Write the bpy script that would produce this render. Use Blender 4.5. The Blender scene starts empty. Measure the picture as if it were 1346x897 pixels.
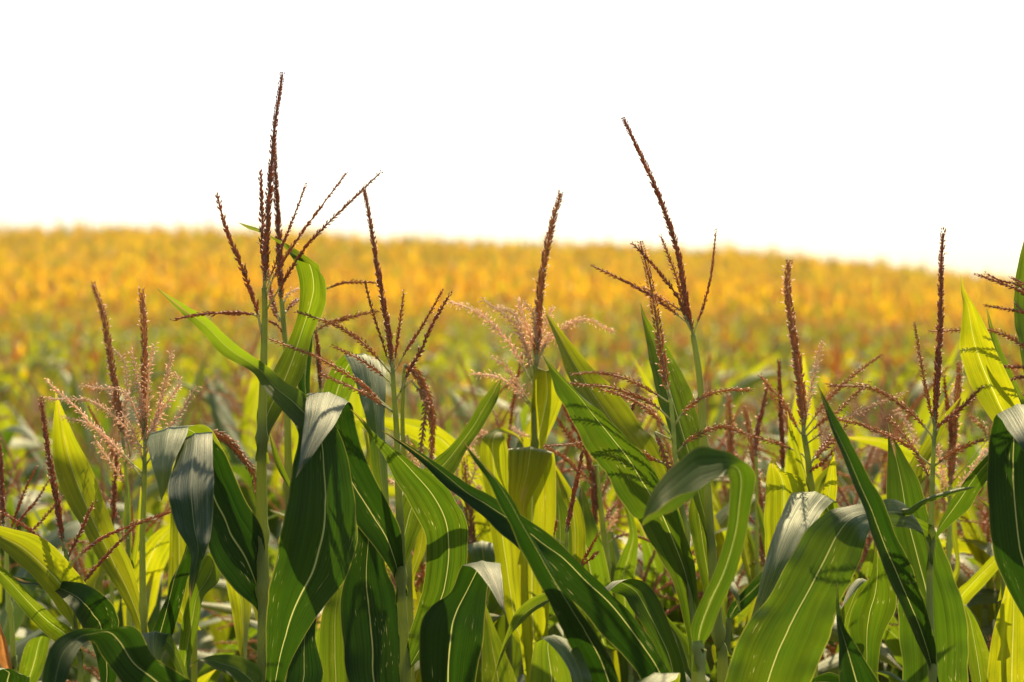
import bpy, math, random
import numpy as np
from mathutils import Vector, noise

R = math.radians
SC = bpy.context.scene
COL = SC.collection

# ------------------------------------------------------------------ camera, sky, sun, exposure
CZ = 2.0                                   # camera height
LENS = 85.0
F = 1346 * LENS / 36.0                     # photo pixels per radian
cd = bpy.data.cameras.new('camera')
cd.lens = LENS
cd.sensor_width = 36
cd.clip_start = 0.05
cd.clip_end = 9000
cd.dof.use_dof = True
cd.dof.focus_distance = 3.12
cd.dof.aperture_fstop = 5.4
cam = bpy.data.objects.new('camera', cd)
COL.objects.link(cam)
cam.location = (0, 0, CZ)
cam.rotation_euler = (R(90), 0, 0)
SC.camera = cam

SUN_EL, SUN_AZ = R(48), R(12)              # azimuth from +Y (straight ahead) towards +X
w = bpy.data.worlds.new('World')
SC.world = w
w.use_nodes = True
nt = w.node_tree
bg = nt.nodes['Background']
sky = nt.nodes.new('ShaderNodeTexSky')
sky.sky_type = 'NISHITA'
sky.sun_disc = False
sky.sun_elevation = SUN_EL
sky.sun_rotation = SUN_AZ
sky.air_density = 1.0
sky.dust_density = 1.5
sky.ozone_density = 1.0
nt.links.new(sky.outputs[0], bg.inputs[0])
bg.inputs[1].default_value = 0.11
sd = bpy.data.lights.new('sun', 'SUN')
sd.energy = 3.9
sd.angle = R(0.55)
sd.color = (1.0, 0.87, 0.66)
sun = bpy.data.objects.new('sun', sd)
COL.objects.link(sun)
dsun = Vector((math.sin(SUN_AZ) * math.cos(SUN_EL), math.cos(SUN_AZ) * math.cos(SUN_EL), math.sin(SUN_EL)))
sun.rotation_euler = (-dsun).to_track_quat('-Z', 'Y').to_euler()
sun.location = dsun * 60
SC.view_settings.view_transform = 'Standard'
SC.view_settings.look = 'None'
SC.view_settings.exposure = 0.70
SC.view_settings.gamma = 1
SC.render.engine = 'CYCLES'
SC.cycles.max_bounces = 8
SC.cycles.diffuse_bounces = 4
SC.cycles.transmission_bounces = 6
SC.cycles.glossy_bounces = 3
SC.cycles.use_denoising = True
SC.cycles.sample_clamp_indirect = 6

# ------------------------------------------------------------------ materials
class NT:
    """a small wrapper that adds and wires shader nodes"""
    def __init__(s, name):
        s.m = bpy.data.materials.new(name)
        s.m.use_nodes = True
        s.t = s.m.node_tree
        s.t.nodes.clear()
        s.out = s.n('OutputMaterial')
    def n(s, kind, **kw):
        nd = s.t.nodes.new('ShaderNode' + kind)
        for k, v in kw.items():
            setattr(nd, k, v)
        return nd
    def l(s, a, b):
        s.t.links.new(a, b)
    def math(s, op, a, b=None, c=None, clamp=False):
        nd = s.n('Math', operation=op, use_clamp=clamp)
        for i, v in enumerate((a, b, c)):
            if v is None:
                continue
            if isinstance(v, (int, float)):
                nd.inputs[i].default_value = v
            else:
                s.l(v, nd.inputs[i])
        return nd.outputs[0]
    def mix(s, fac, a, b, blend='MIX'):
        nd = s.n('Mix', data_type='RGBA', blend_type=blend)
        for v, i in ((fac, nd.inputs[0]), (a, nd.inputs[6]), (b, nd.inputs[7])):
            if isinstance(v, (int, float)):
                i.default_value = v
            elif isinstance(v, tuple):
                i.default_value = (*v, 1)
            else:
                s.l(v, i)
        return nd.outputs[2]
    def ramp(s, fac, stops):
        nd = s.n('ValToRGB')
        e = nd.color_ramp.elements
        e[0].position, e[0].color = stops[0][0], (*stops[0][1], 1)
        e[1].position, e[1].color = stops[-1][0], (*stops[-1][1], 1)
        for p, c in stops[1:-1]:
            k = e.new(p)
            k.color = (*c, 1)
        s.l(fac, nd.inputs[0])
        return nd.outputs[0]
    def noise(s, vec, scale, detail=3, rough=.55, dist=0):
        nd = s.n('TexNoise')
        nd.inputs['Scale'].default_value = scale
        nd.inputs['Detail'].default_value = detail
        nd.inputs['Roughness'].default_value = rough
        nd.inputs['Distortion'].default_value = dist
        s.l(vec, nd.inputs['Vector'])
        return nd.outputs['Fac']
    def mapping(s, vec, scale, loc=None):
        nd = s.n('Mapping')
        nd.inputs['Scale'].default_value = scale
        s.l(vec, nd.inputs['Vector'])
        if loc is not None:
            s.l(loc, nd.inputs['Location'])
        return nd.outputs[0]


def leaf_material(name, refl, trans, yellow, dry=0.0, tips=0.0):
    """corn leaf: parallel veins, pale midrib, light coming through, waxy sheen"""
    b = NT(name)
    uv = b.n('UVMap').outputs[0]
    info = b.n('ObjectInfo')
    off = b.n('CombineXYZ')
    b.l(b.math('MULTIPLY', info.outputs['Random'], 37.0), off.inputs[0])
    b.l(b.math('MULTIPLY', info.outputs['Random'], 91.0), off.inputs[1])
    sep = b.n('SeparateXYZ')
    b.l(uv, sep.inputs[0])
    u, v = sep.outputs[0], sep.outputs[1]
    fine = b.noise(b.mapping(uv, (38, .8, 1), off.outputs[0]), 1.0, 4, .7)
    broad = b.noise(b.mapping(uv, (9, 1.2, 1), off.outputs[0]), 1.0, 2, .5)
    blot = b.noise(b.mapping(uv, (2.5, 5, 1), off.outputs[0]), 1.0, 3, .6)
    speck = b.noise(b.mapping(uv, (55, 26, 1), off.outputs[0]), 1.0, 1, .4)
    du = b.math('ABSOLUTE', b.math('SUBTRACT', u, 0.5))
    wid = b.math('MULTIPLY_ADD', v, -0.017, 0.023)
    rib = b.math('SUBTRACT', 1.0, b.math('DIVIDE', du, wid), clamp=True)
    rib = b.math('MULTIPLY', b.math('MINIMUM', b.math('MULTIPLY', rib, 1.5), 1.0), b.math('MULTIPLY_ADD', broad, 1.0, .05, clamp=True))
    edge = b.math('MULTIPLY', b.math('SUBTRACT', du, 0.478), 46.0, clamp=True)
    vein = b.math('MULTIPLY_ADD', fine, 3.2, -1.1, clamp=True)
    hue = b.math('MULTIPLY_ADD', blot, 1.5, -0.45, clamp=True)
    hue = b.math('MULTIPLY', hue, b.math('MULTIPLY_ADD', info.outputs['Random'], 0.8, 0.2))
    tip = b.math('MULTIPLY_ADD', v, 2.2, -1.75, clamp=True)
    hue2 = b.math('ADD', b.math('MULTIPLY', hue, 0.75), b.math('MULTIPLY', tip, 0.5), clamp=True)
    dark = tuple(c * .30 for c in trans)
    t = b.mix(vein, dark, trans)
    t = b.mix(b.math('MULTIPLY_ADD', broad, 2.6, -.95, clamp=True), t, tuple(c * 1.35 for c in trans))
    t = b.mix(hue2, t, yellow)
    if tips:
        t = b.mix(b.math('MULTIPLY_ADD', v, 3.2, -1.75, clamp=True), t, (.24, .32, .006))  # brightens the blade towards its end, as if sunlit above a shaded base
    t = b.mix(rib, t, (.62, .58, .16))
    t = b.mix(b.math('MULTIPLY', edge, .30), t, (.60, .52, .08))
    r = b.mix(vein, tuple(c * .58 for c in refl), tuple(c * 1.3 for c in refl))
    r = b.mix(b.math('MULTIPLY', hue2, .8), r, tuple(c * .28 for c in yellow))
    r = b.mix(rib, r, (.36, .36, .16))
    r = b.mix(b.math('MULTIPLY', edge, .25), r, (.22, .18, .05))
    # insect streaks along the veins, brown margins and withered tips
    sp = b.math('MULTIPLY', b.math('MULTIPLY', b.math('SUBTRACT', speck, 0.66), 14.0, clamp=True), b.math('MULTIPLY_ADD', blot, 7.0, -3.9, clamp=True))
    t = b.mix(b.math('MULTIPLY', sp, .85), t, (.62, .55, .20))
    r = b.mix(b.math('MULTIPLY', sp, .85), r, (.34, .28, .14))
    wither = b.math('ADD', b.math('MULTIPLY_ADD', v, 14.0, -13.9), b.math('MULTIPLY', b.math('SUBTRACT', du, .40), b.math('MULTIPLY_ADD', blot, 26.0, -15.5)))
    wither = b.math('MULTIPLY', b.math('ADD', wither, b.math('MULTIPLY_ADD', broad, 1.2, -.6), clamp=True), .9)
    t = b.mix(wither, t, (.42, .24, .06))
    r = b.mix(wither, r, (.27, .17, .07))
    if dry:
        dn = b.math('MULTIPLY', b.math('MULTIPLY_ADD', blot, 2.0, -.4, clamp=True), dry)
        t = b.mix(dn, t, (.55, .20, .04))
        r = b.mix(dn, r, (.22, .10, .03))
    bump = b.n('Bump')
    bump.inputs['Strength'].default_value = .45
    bump.inputs['Distance'].default_value = .002
    b.l(b.math('ADD', b.math('MULTIPLY', fine, .8), b.math('MULTIPLY', broad, 1.0)), bump.inputs['Height'])
    d = b.n('BsdfDiffuse')
    tr = b.n('BsdfTranslucent')
    g = b.n('BsdfGlossy')
    b.l(r, d.inputs[0])
    b.l(t, tr.inputs[0])
    for nd in (d, g):
        b.l(bump.outputs[0], nd.inputs['Normal'])
    g.inputs['Color'].default_value = (1, .96, .72, 1)
    b.l(b.math('MULTIPLY_ADD', broad, .25, .42), g.inputs['Roughness'])
    m1 = b.n('AddShader')
    b.l(d.outputs[0], m1.inputs[0])
    b.l(tr.outputs[0], m1.inputs[1])
    fr = b.n('Fresnel')
    fr.inputs[0].default_value = 1.42
    b.l(bump.outputs[0], fr.inputs['Normal'])
    m2 = b.n('MixShader')
    b.l(b.math('MULTIPLY', b.math('MINIMUM', fr.outputs[0], .36), b.math('MULTIPLY_ADD', fine, .50, .03)), m2.inputs[0])
    b.l(m1.outputs[0], m2.inputs[1])
    b.l(g.outputs[0], m2.inputs[2])
    b.l(m2.outputs[0], b.out.inputs[0])
    return b.m


def plant_material(name, refl, trans, vary=None, scale=60, gloss=.15, rough=.5, stretch=(1, 1, 1)):
    """stalks and tassels: diffuse, some light through, noise in the colour"""
    b = NT(name)
    co = b.n('TexCoord').outputs['Object']
    info = b.n('ObjectInfo')
    nz = b.noise(b.mapping(co, stretch), scale, 3, .6)
    f = b.math('MULTIPLY_ADD', nz, 2.2, -.6, clamp=True)
    vary = vary or tuple(c * .5 for c in refl)
    r = b.mix(f, vary, refl)
    rnd = b.math('MULTIPLY_ADD', info.outputs['Random'], .5, .75)
    hs = b.n('HueSaturation')
    b.l(r, hs.inputs['Color'])
    b.l(rnd, hs.inputs['Value'])
    d = b.n('BsdfDiffuse')
    b.l(hs.outputs[0], d.inputs[0])
    tr = b.n('BsdfTranslucent')
    tr.inputs[0].default_value = (*trans, 1)
    a = b.n('AddShader')
    b.l(d.outputs[0], a.inputs[0])
    b.l(tr.outputs[0], a.inputs[1])
    g = b.n('BsdfGlossy')
    g.inputs['Roughness'].default_value = rough
    fr = b.n('Fresnel')
    fr.inputs[0].default_value = 1.4
    m = b.n('MixShader')
    b.l(b.math('MULTIPLY', fr.outputs[0], gloss * 4), m.inputs[0])
    b.l(a.outputs[0], m.inputs[1])
    b.l(g.outputs[0], m.inputs[2])
    b.l(m.outputs[0], b.out.inputs[0])
    return b.m


M = {}
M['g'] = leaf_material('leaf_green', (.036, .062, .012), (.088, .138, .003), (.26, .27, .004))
M['d'] = leaf_material('leaf_shaded_green', (.022, .042, .010), (.011, .033, .0010), (.035, .065, .002))  # green leaf with shade put into its colour
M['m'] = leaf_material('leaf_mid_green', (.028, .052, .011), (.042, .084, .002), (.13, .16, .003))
M['t'] = leaf_material('leaf_shaded_with_lit_tip', (.024, .044, .010), (.017, .048, .0015), (.05, .09, .002), tips=1)  # shade painted into the dark base, the end coloured as if in sun
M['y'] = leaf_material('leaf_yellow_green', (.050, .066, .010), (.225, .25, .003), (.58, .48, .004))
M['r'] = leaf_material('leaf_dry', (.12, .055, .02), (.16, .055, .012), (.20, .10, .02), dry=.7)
M['stalk'] = plant_material('stalk_green', (.26, .29, .09), (.28, .30, .05), (.15, .165, .04), 60, .06, .45, (1.6, 1.6, .12))
M['stem'] = plant_material('tassel_stem', (.42, .42, .17), (.26, .24, .06), (.32, .30, .12), 60, .06)
M['tight'] = plant_material('spikelet_brown', (.30, .14, .062), (.34, .155, .052), (.14, .06, .032), 260, .06)
M['open'] = plant_material('spikelet_pink', (.60, .46, .32), (.44, .33, .19), (.42, .29, .18), 260, .05)
M['tan'] = plant_material('spikelet_tan', (.40, .22, .09), (.34, .18, .055), (.22, .105, .045), 260, .05)
M['anther'] = plant_material('anther_pale', (.76, .62, .46), (.62, .48, .33), (.66, .48, .35), 200, .05)

# ------------------------------------------------------------------ mesh helpers
def at(px, py, Y):
    """a point of the place that stands Y metres ahead"""
    return Vector(((px - 673) / F * Y, Y, CZ - (py - 448.5) / F * Y))


def spline(P, sub):
    """Catmull-Rom through an (n,k) array"""
    P = np.asarray(P, float)
    n = len(P)
    if n < 3:
        t = np.linspace(0, 1, sub * (n - 1) + 1)[:, None]
        return P[0] * (1 - t) + P[-1] * t
    E = np.vstack([2 * P[0] - P[1], P, 2 * P[-1] - P[-2]])
    out = []
    for i in range(n - 1):
        p0, p1, p2, p3 = E[i:i + 4]
        for k in range(sub):
            t = k / sub
            out.append(.5 * (2 * p1 + (p2 - p0) * t + (2 * p0 - 5 * p1 + 4 * p2 - p3) * t * t + (3 * p1 - p0 - 3 * p2 + p3) * t ** 3))
    out.append(P[-1])
    return np.array(out)


def link(name, me, parent=None, mats=()):
    for m in mats:
        me.materials.append(m)
    o = bpy.data.objects.new(name, me)
    COL.objects.link(o)
    if parent is not None:
        o.parent = parent
    return o


def unit(a):
    return a / np.maximum(np.linalg.norm(a, axis=-1, keepdims=True), 1e-9)


def ribbon_mesh(name, L, Rr, curl, wave, rng, nx=8):
    """a leaf blade between two edge curves: channelled across, wavy at the margins"""
    n = len(L)
    C = (L + Rr) / 2
    T = unit(np.gradient(C, axis=0))
    A = Rr - L
    W = np.linalg.norm(A, axis=1)
    N = unit(np.cross(unit(A), T))
    s = np.concatenate([[0], np.cumsum(np.linalg.norm(np.diff(C, axis=0), axis=1))])
    ph = [rng.uniform(0, 6.28) for _ in range(4)]
    lam = [rng.uniform(.07, .16) for _ in range(2)]
    jag = [rng.uniform(0, 6.28) for _ in range(8)]
    def edge_cut(o):
        """small nicks and waves along a margin, as a share of the width"""
        q = .010 * np.sin(s / .019 + jag[o]) + .008 * np.sin(s / .0083 + jag[o + 1]) + .014 * np.sin(s / .045 + jag[o + 2])
        return np.clip(q, -.02, .05) + (.12) * np.clip(np.sin(s / .031 + jag[o + 3]) * np.sin(s / .0127 + jag[o]) - .80, 0, 1)
    mid = (L + Rr) / 2
    L = L + (mid - L) * edge_cut(0)[:, None]
    Rr = Rr + (mid - Rr) * edge_cut(4)[:, None]
    A = Rr - L
    wl = wave * (np.sin(s / lam[0] * 6.28 + ph[0]) + .5 * np.sin(s / lam[0] * 14.1 + ph[2]))
    wr = wave * (np.sin(s / lam[1] * 6.28 + ph[1]) + .5 * np.sin(s / lam[1] * 14.1 + ph[3]))
    V = np.zeros((n, nx + 1, 3))
    for j in range(nx + 1):
        t = j / nx
        q = 2 * t - 1
        prof = curl * (q * q - .5) + .035 * max(0, 1 - abs(q) * 4) * (-1 if curl > 0 else 1)
        e = abs(q) ** 3 * (wl if q < 0 else wr) * min(1, 1)
        V[:, j] = L + A * t + N * ((prof + e) * W)[:, None]
    faces, uvl = [], []
    sl = s / max(s[-1], 1e-6)
    for i in range(n - 1):
        for j in range(nx):
            a = i * (nx + 1) + j
            faces.append((a, a + 1, a + nx + 2, a + nx + 1))
            uvl += [(j / nx, sl[i]), ((j + 1) / nx, sl[i]), ((j + 1) / nx, sl[i + 1]), (j / nx, sl[i + 1])]
    me = bpy.data.meshes.new(name)
    me.from_pydata(V.reshape(-1, 3).tolist(), [], faces)
    uv = me.uv_layers.new(name='UVMap')
    uv.data.foreach_set('uv', np.array(uvl).ravel())
    me.polygons.foreach_set('use_smooth', [True] * len(faces))
    me.update()
    return me


class Geo:
    """collects tubes and spikelets with material slots, then becomes one mesh"""
    def __init__(s):
        s.v, s.f, s.m, s.k = [], [], [], 0
    def add(s, v, f, m):
        s.f += [tuple(i + s.k for i in q) for q in f]
        s.m += [m] * len(f)
        s.v.append(np.asarray(v, float).reshape(-1, 3))
        s.k += len(s.v[-1])
    def tube(s, P, rad, m, seg=6, cap=True):
        P = np.asarray(P, float)
        n = len(P)
        rad = np.broadcast_to(np.asarray(rad, float), (n,))
        T = unit(np.gradient(P, axis=0))
        up = np.array([.13, -1, .21])
        X = unit(np.cross(T, up))
        Yv = np.cross(T, X)
        a = np.linspace(0, 2 * np.pi, seg, endpoint=False)
        V = P[:, None] + rad[:, None, None] * (np.cos(a)[None, :, None] * X[:, None] + np.sin(a)[None, :, None] * Yv[:, None])
        f = []
        for i in range(n - 1):
            for j in range(seg):
                f.append((i * seg + j, i * seg + (j + 1) % seg, (i + 1) * seg + (j + 1) % seg, (i + 1) * seg + j))
        if cap:
            f.append(tuple(range(seg))[::-1])
            f.append(tuple((n - 1) * seg + j for j in range(seg)))
        s.add(V, f, m)
    def seed(s, base, d, ln, wd, m, side):
        """one spikelet: a pointed lens along d"""
        d = d / np.linalg.norm(d)
        x = np.cross(d, side)
        x = x / max(np.linalg.norm(x), 1e-6)
        y = np.cross(d, x)
        c = base + d * ln * .45
        V = [base, c + x * wd, c + y * wd * .8, c - x * wd, c - y * wd * .8, base + d * ln]
        s.add(V, [(0, 2, 1), (0, 3, 2), (0, 4, 3), (0, 1, 4), (5, 1, 2), (5, 2, 3), (5, 3, 4), (5, 4, 1)], m)
    def build(s, name, mats, parent=None, smooth=True):
        me = bpy.data.meshes.new(name)
        me.from_pydata(np.vstack(s.v).tolist(), [], s.f)
        me.polygons.foreach_set('material_index', s.m)
        me.polygons.foreach_set('use_smooth', [smooth] * len(s.f))
        me.update()
        return link(name, me, parent, mats)


def resample(P, step):
    P = spline(P, 8)
    s = np.concatenate([[0], np.cumsum(np.linalg.norm(np.diff(P, axis=0), axis=1))])
    n = max(4, int(s[-1] / step) + 1)
    t = np.linspace(0, s[-1], n)
    return np.stack([np.interp(t, s, P[:, k]) for k in range(3)], 1), s[-1]


TMATS = {'t': ('tight', 'stem', 'anther'), 'o': ('open', 'stem', 'anther'), 'n': ('tan', 'stem', 'anther')}


def spikelets(geo, P, style, size, rng, bare=.08, dens=1.0, main=False):
    """a tassel axis with its spikelets; P runs from the base to the tip (world metres)"""
    step = {'t': .0036, 'o': .0036, 'n': .0036}[style] / dens * (size ** .5)
    Q, ln = resample(P, step)
    n = len(Q)
    T = unit(np.gradient(Q, axis=0))
    rr = np.linspace(.0016, .0011, n) * size
    if main:
        rr = rr * 1.5
        size = size * (.84 if style == 't' else 1.08)
    kb = max(3, int(n * (bare + .06)))
    geo.tube(Q[:kb + 1:2], rr[:kb + 1:2], 1, 5)
    geo.tube(Q[max(0, kb - 2)::2], rr[max(0, kb - 2)::2], 0, 5)
    ref = unit(np.cross(T, np.array([.3, -.9, .2])))
    oth = np.cross(T, ref)
    tw = rng.uniform(0, 6.28)
    k0 = int(n * bare)
    for i in range(k0, n):
        f = i / n
        grow = size * (1 - .40 * f * f - .08 * f) * min(1, .6 + (i - k0) * .08)
        nr = 4 if main else 2
        for q in range(nr):
            if rng.random() < (.10 if style == 't' else .06):
                continue
            a = tw + i * 1.571 * (1 if main else .96) + q * 2 * math.pi / nr + rng.uniform(-.35, .35)
            rad = math.cos(a) * ref[i] + math.sin(a) * oth[i]
            if style == 't':
                ang, L_, W_ = rng.uniform(.14, .52), rng.uniform(.0080, .0128), rng.uniform(.0018, .0027)
            elif style == 'n':
                ang, L_, W_ = rng.uniform(.30, .75), rng.uniform(.0085, .011), .0022
            else:
                ang, L_, W_ = rng.uniform(.35, 1.05), rng.uniform(.008, .0115), .0019
            d = T[i] * math.cos(ang) + rad * math.sin(ang)
            b = Q[i] + rad * (.0022 if main else .0012) * size
            geo.seed(b, d, L_ * grow, W_ * grow, 0, T[i])
            pa = {'t': .05, 'n': .14, 'o': .7}[style]
            if rng.random() < pa:
                tipp = b + d * L_ * grow
                d2 = np.array([rng.uniform(-.6, .6), rng.uniform(-.6, .6), -rng.uniform(.1, .9)]) + .9 * d
                geo.seed(tipp - d * .002, d2, rng.uniform(.0045, .0075) * size, .0011 * size, 2, T[i] + .01)


# ------------------------------------------------------------------ things
def thing(name, label, cat, loc=(0, 0, 0), group=None):
    o = bpy.data.objects.new(name, None)
    o.empty_display_size = .1
    COL.objects.link(o)
    o.location = loc
    o['label'] = label
    o['category'] = cat
    if group:
        o['group'] = group
    return o


class Plant:
    """a corn plant of the front rows, its stalk through given points, down to the soil"""
    all = {}
    def __init__(s, key, D, stalk, w, label, nodes=(), seed=0, low=4):
        s.key, s.D, s.st = key, D, stalk
        s.rng = random.Random(hash_key(key) + seed)
        foot = at(stalk[-1][0], 448.5, D)
        s.base = Vector((foot.x, D, 0))
        s.root = thing('corn_plant', label, 'corn plant', s.base, 'corn plants along the front of the field')
        P = [np.array(at(x, y, D)) for x, y in stalk]
        zb = P[-1][2]
        for z in (zb * .66, zb * .33, -.02):
            P.append(np.array((s.base.x + (P[-1][0] - s.base.x) * .5, D, z)))
        P = np.array(P)[::-1]
        Q = spline(P, 8)
        zz = Q[:, 2]
        px = D / F
        r = np.interp(zz, [0, 1.0, Q[-1][2] - .35, Q[-1][2]], [.013, .011, w[1] * px / 2, w[0] * px / 2])
        for nx_, ny_ in nodes:
            zn = at(nx_, ny_, D).z
            r = r * (1 + .25 * np.exp(-((zz - zn) / .006) ** 2))
        g = Geo()
        # finer rings so that the joints show
        t = np.concatenate([[0], np.cumsum(np.linalg.norm(np.diff(Q, axis=0), axis=1))])
        tt = np.linspace(0, t[-1], int(t[-1] / .008))
        Q2 = np.stack([np.interp(tt, t, Q[:, k]) for k in range(3)], 1)
        r2 = np.interp(tt, t, r)
        for nx_, ny_ in nodes:
            zn = at(nx_, ny_, D).z
            r2 = r2 * (1 + .16 * np.where(Q2[:, 2] > zn, np.exp(-(Q2[:, 2] - zn) / .09), 0))
            r2 = r2 + .22 * r2 * np.exp(-((Q2[:, 2] - zn) / .007) ** 2)
        g.tube(Q2 - np.array(s.base), r2, 0, 9)
        g.build('stalk', [M['stalk']], s.root)
        s.Q = Q
        Plant.all[key] = s
        for i in range(low):
            z = .45 + .22 * i + s.rng.uniform(-.05, .05)
            az = s.rng.choice([0, math.pi]) + s.rng.uniform(-.7, .7) + (i % 2) * math.pi
            x0 = np.interp(z, Q[:, 2], Q[:, 0]) - s.base.x
            me = free_leaf('leaf', (x0, 0, z), az, s.rng.uniform(.5, .68), s.rng.uniform(.06, .08), s.rng, rise=.75, droop=1.9)
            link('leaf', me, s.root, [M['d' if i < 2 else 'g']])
    def stalk_at(s, z):
        Q = s.Q
        return np.array([np.interp(z, Q[:, 2], Q[:, k]) for k in range(3)])
    def leaf(s, st, dd=(0, 0), m='g', curl=.14, tilt=None, wave=.045, join=True):
        """st: stations from the base to the tip, each the two edges of the blade; dd: depth along it in cm"""
        rng = s.rng
        st = [q if len(q) == 4 else (q[0] - .4, q[1], q[0] + .4, q[1]) for q in st]
        n = len(st)
        d = np.interp(np.linspace(0, 1, n), np.linspace(0, 1, len(dd)), dd) / 100
        if tilt is None:
            tilt = rng.uniform(-.35, .35)
        if not isinstance(tilt, (list, tuple)):
            tilt = (tilt, tilt)
        tl = np.interp(np.linspace(0, 1, n), np.linspace(0, 1, len(tilt)), tilt)
        L, Rr = [], []
        for (a, b_, c, e), q, ti in zip(st, d, tl):
            wpx = math.hypot(c - a, e - b_)
            h = ti * wpx * s.D / F / 2
            L.append(at(a, b_, s.D + q - h))
            Rr.append(at(c, e, s.D + q + h))
        L, Rr = np.array([list(x) for x in L]), np.array([list(x) for x in Rr])
        if join:
            c0 = (L[0] + Rr[0]) / 2
            zt = c0[2] - .03
            k = s.stalk_at(max(.3, min(zt, s.Q[-1][2] - .01)))
            if np.linalg.norm(k - c0) > .012:
                dist = np.linalg.norm(k - c0)
                if dist > .12:
                    k = s.stalk_at(max(.3, c0[2] - dist * .9))
                ax = unit(Rr[0] - L[0]) * .010
                L = np.vstack([[k - ax], L])
                Rr = np.vstack([[k + ax], Rr])
        L, Rr = spline(L, 9), spline(Rr, 9)
        b0 = np.array(s.base)
        me = ribbon_mesh('leaf', L - b0, Rr - b0, curl, wave, rng)
        return link('leaf', me, s.root, [M[m]])
    def tassel(s, spike, style='t', size=1.0, branches=(), bare=.06):
        """spike: base to tip; branches: (style, size, points) from the tip or the base, the base end is found"""
        rng = s.rng
        b0 = np.array(s.base)
        def pts(P, spread):
            P = list(P)
            ax = s.st[:3]
            near = lambda q: min(math.hypot(q[0] - x, q[1] - y) for x, y in list(ax) + [spike[0]])
            if near(P[-1]) < near(P[0]):
                P = P[::-1]
            d1 = rng.uniform(-spread, spread)
            n = len(P)
            return np.array([list(at(x, y, s.D + d1 * (i / (n - 1)) ** 1.2)) for i, (x, y) in enumerate(P)])
        g = Geo()
        P = pts(spike, .02)
        g_start = np.array(at(*s.st[0], s.D))
        g.tube(np.array([g_start - b0, P[0] - b0, P[min(1, len(P) - 1)] * .3 + P[0] * .7 - b0]), .0022 * size, 1, 6)
        spikelets(g, P - b0, style, size, rng, bare, main=True)
        t = g.build('tassel', [M[k] for k in TMATS[style]], s.root)
        for bs, bz, bp in branches:
            gb = Geo()
            Pb = pts(bp, .06)
            # root the branch on the stem
            zj = min(Pb[0][2] - .012, P[0][2] + .05)
            j = s.stalk_at(zj) if zj < s.Q[-1][2] else P[0]
            if np.linalg.norm(j - Pb[0]) < .09:
                gb.tube(np.array([j - b0, (j + Pb[0]) / 2 - b0, Pb[0] - b0]), .0013 * bz, 1, 5)
            spikelets(gb, Pb - b0, bs, bz * (1.05 if bs == 't' else 1.2 if bs == 'n' else 1.05), rng, .13)
            o = gb.build('branch', [M[k] for k in TMATS[bs]], t)
        return t


def hash_key(k):
    h = 7
    for c in k:
        h = (h * 131 + ord(c)) % 1000003
    return h


def free_leaf(name, base, az, ln, wd, rng, rise=1.1, droop=1.6, twist=.4, nseg=16, nx=6, curl=.16, wave=.05):
    """a leaf that leaves the stalk at base towards az, rises, arches and droops"""
    p = np.array(base, float)
    el = rise
    h = np.array([math.cos(az), math.sin(az), 0])
    sd_ = np.array([-math.sin(az), math.cos(az), 0])
    L, Rr = [], []
    tw = rng.uniform(-twist, twist)
    k0 = rng.uniform(.25, .6)
    for i in range(nseg + 1):
        t = i / nseg
        wv = wd * (.35 + .65 * min(1, t / .22)) * (1 - max(0, (t - .35) / .65) ** 1.7)
        wv = max(wv, .0008)
        d = h * math.cos(el) + np.array([0, 0, 1]) * math.sin(el)
        nrm = np.cross(d, sd_)
        a = tw * t * 2.2
        ac = sd_ * math.cos(a) + nrm * math.sin(a)
        L.append(p - ac * wv / 2)
        Rr.append(p + ac * wv / 2)
        p = p + d * ln / nseg
        el -= droop / nseg * (.4 + 2.2 * math.exp(-((t - k0) / .22) ** 2))
    return ribbon_mesh(name, np.array(L), np.array(Rr), curl * rng.choice([1, 1, .6]), wave, rng, nx)

# ------------------------------------------------------------------ the front rows, plant by plant
# far left
p = Plant('P0', 3.3, [(190, 600), (190, 627), (188, 681), (187, 713), (188, 801), (190, 840), (191, 900)], (6, 10),
          'corn plant with fluffy pink tassel and broad backlit leaf, left of the folded grey leaf', [(188, 801)])
p.tassel([(190, 590), (190, 560), (190, 500), (190, 440), (186, 382)], 'n', 1.0, [
    ('o', .8, [(186, 629), (171, 610), (147, 583), (118, 558), (83, 549)]),
    ('o', .8, [(186, 588), (159, 556), (142, 541), (118, 527), (88, 525), (56, 524)]),
    ('o', .8, [(176, 612), (147, 583), (122, 561), (103, 539), (78, 517), (62, 501)]),
    ('o', .8, [(189, 570), (178, 540), (167, 519), (152, 512), (132, 511), (109, 506)]),
    ('o', .85, [(191, 590), (201, 560), (214, 537), (230, 515), (236, 502), (232, 494), (224, 492)]),
    ('o', .85, [(192, 580), (205, 550), (219, 497), (226, 464)]),
    ('o', .85, [(191, 612), (206, 590), (224, 561), (241, 537), (258, 508)]),
    ('o', .85, [(191, 560), (194, 520), (196, 484), (202, 454)]),
    ('o', .8, [(189, 565), (185, 530), (180, 495), (173, 464)]),
    ('o', .8, [(190, 605), (200, 570), (213, 545), (210, 528)]),
    ('o', .8, [(189, 610), (180, 580), (172, 560), (160, 545)])])
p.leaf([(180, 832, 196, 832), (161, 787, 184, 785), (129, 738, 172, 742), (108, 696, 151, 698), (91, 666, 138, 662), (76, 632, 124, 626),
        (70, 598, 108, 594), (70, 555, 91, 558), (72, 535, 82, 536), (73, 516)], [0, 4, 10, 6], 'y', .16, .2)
p.leaf([(184, 895, 198, 890), (198, 835, 225, 835), (214, 790, 243, 770), (220, 768, 250, 745), (238, 735, 251, 725), (252, 695)], [0, -6, -14, -16], 'd', .2, .5)

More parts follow.
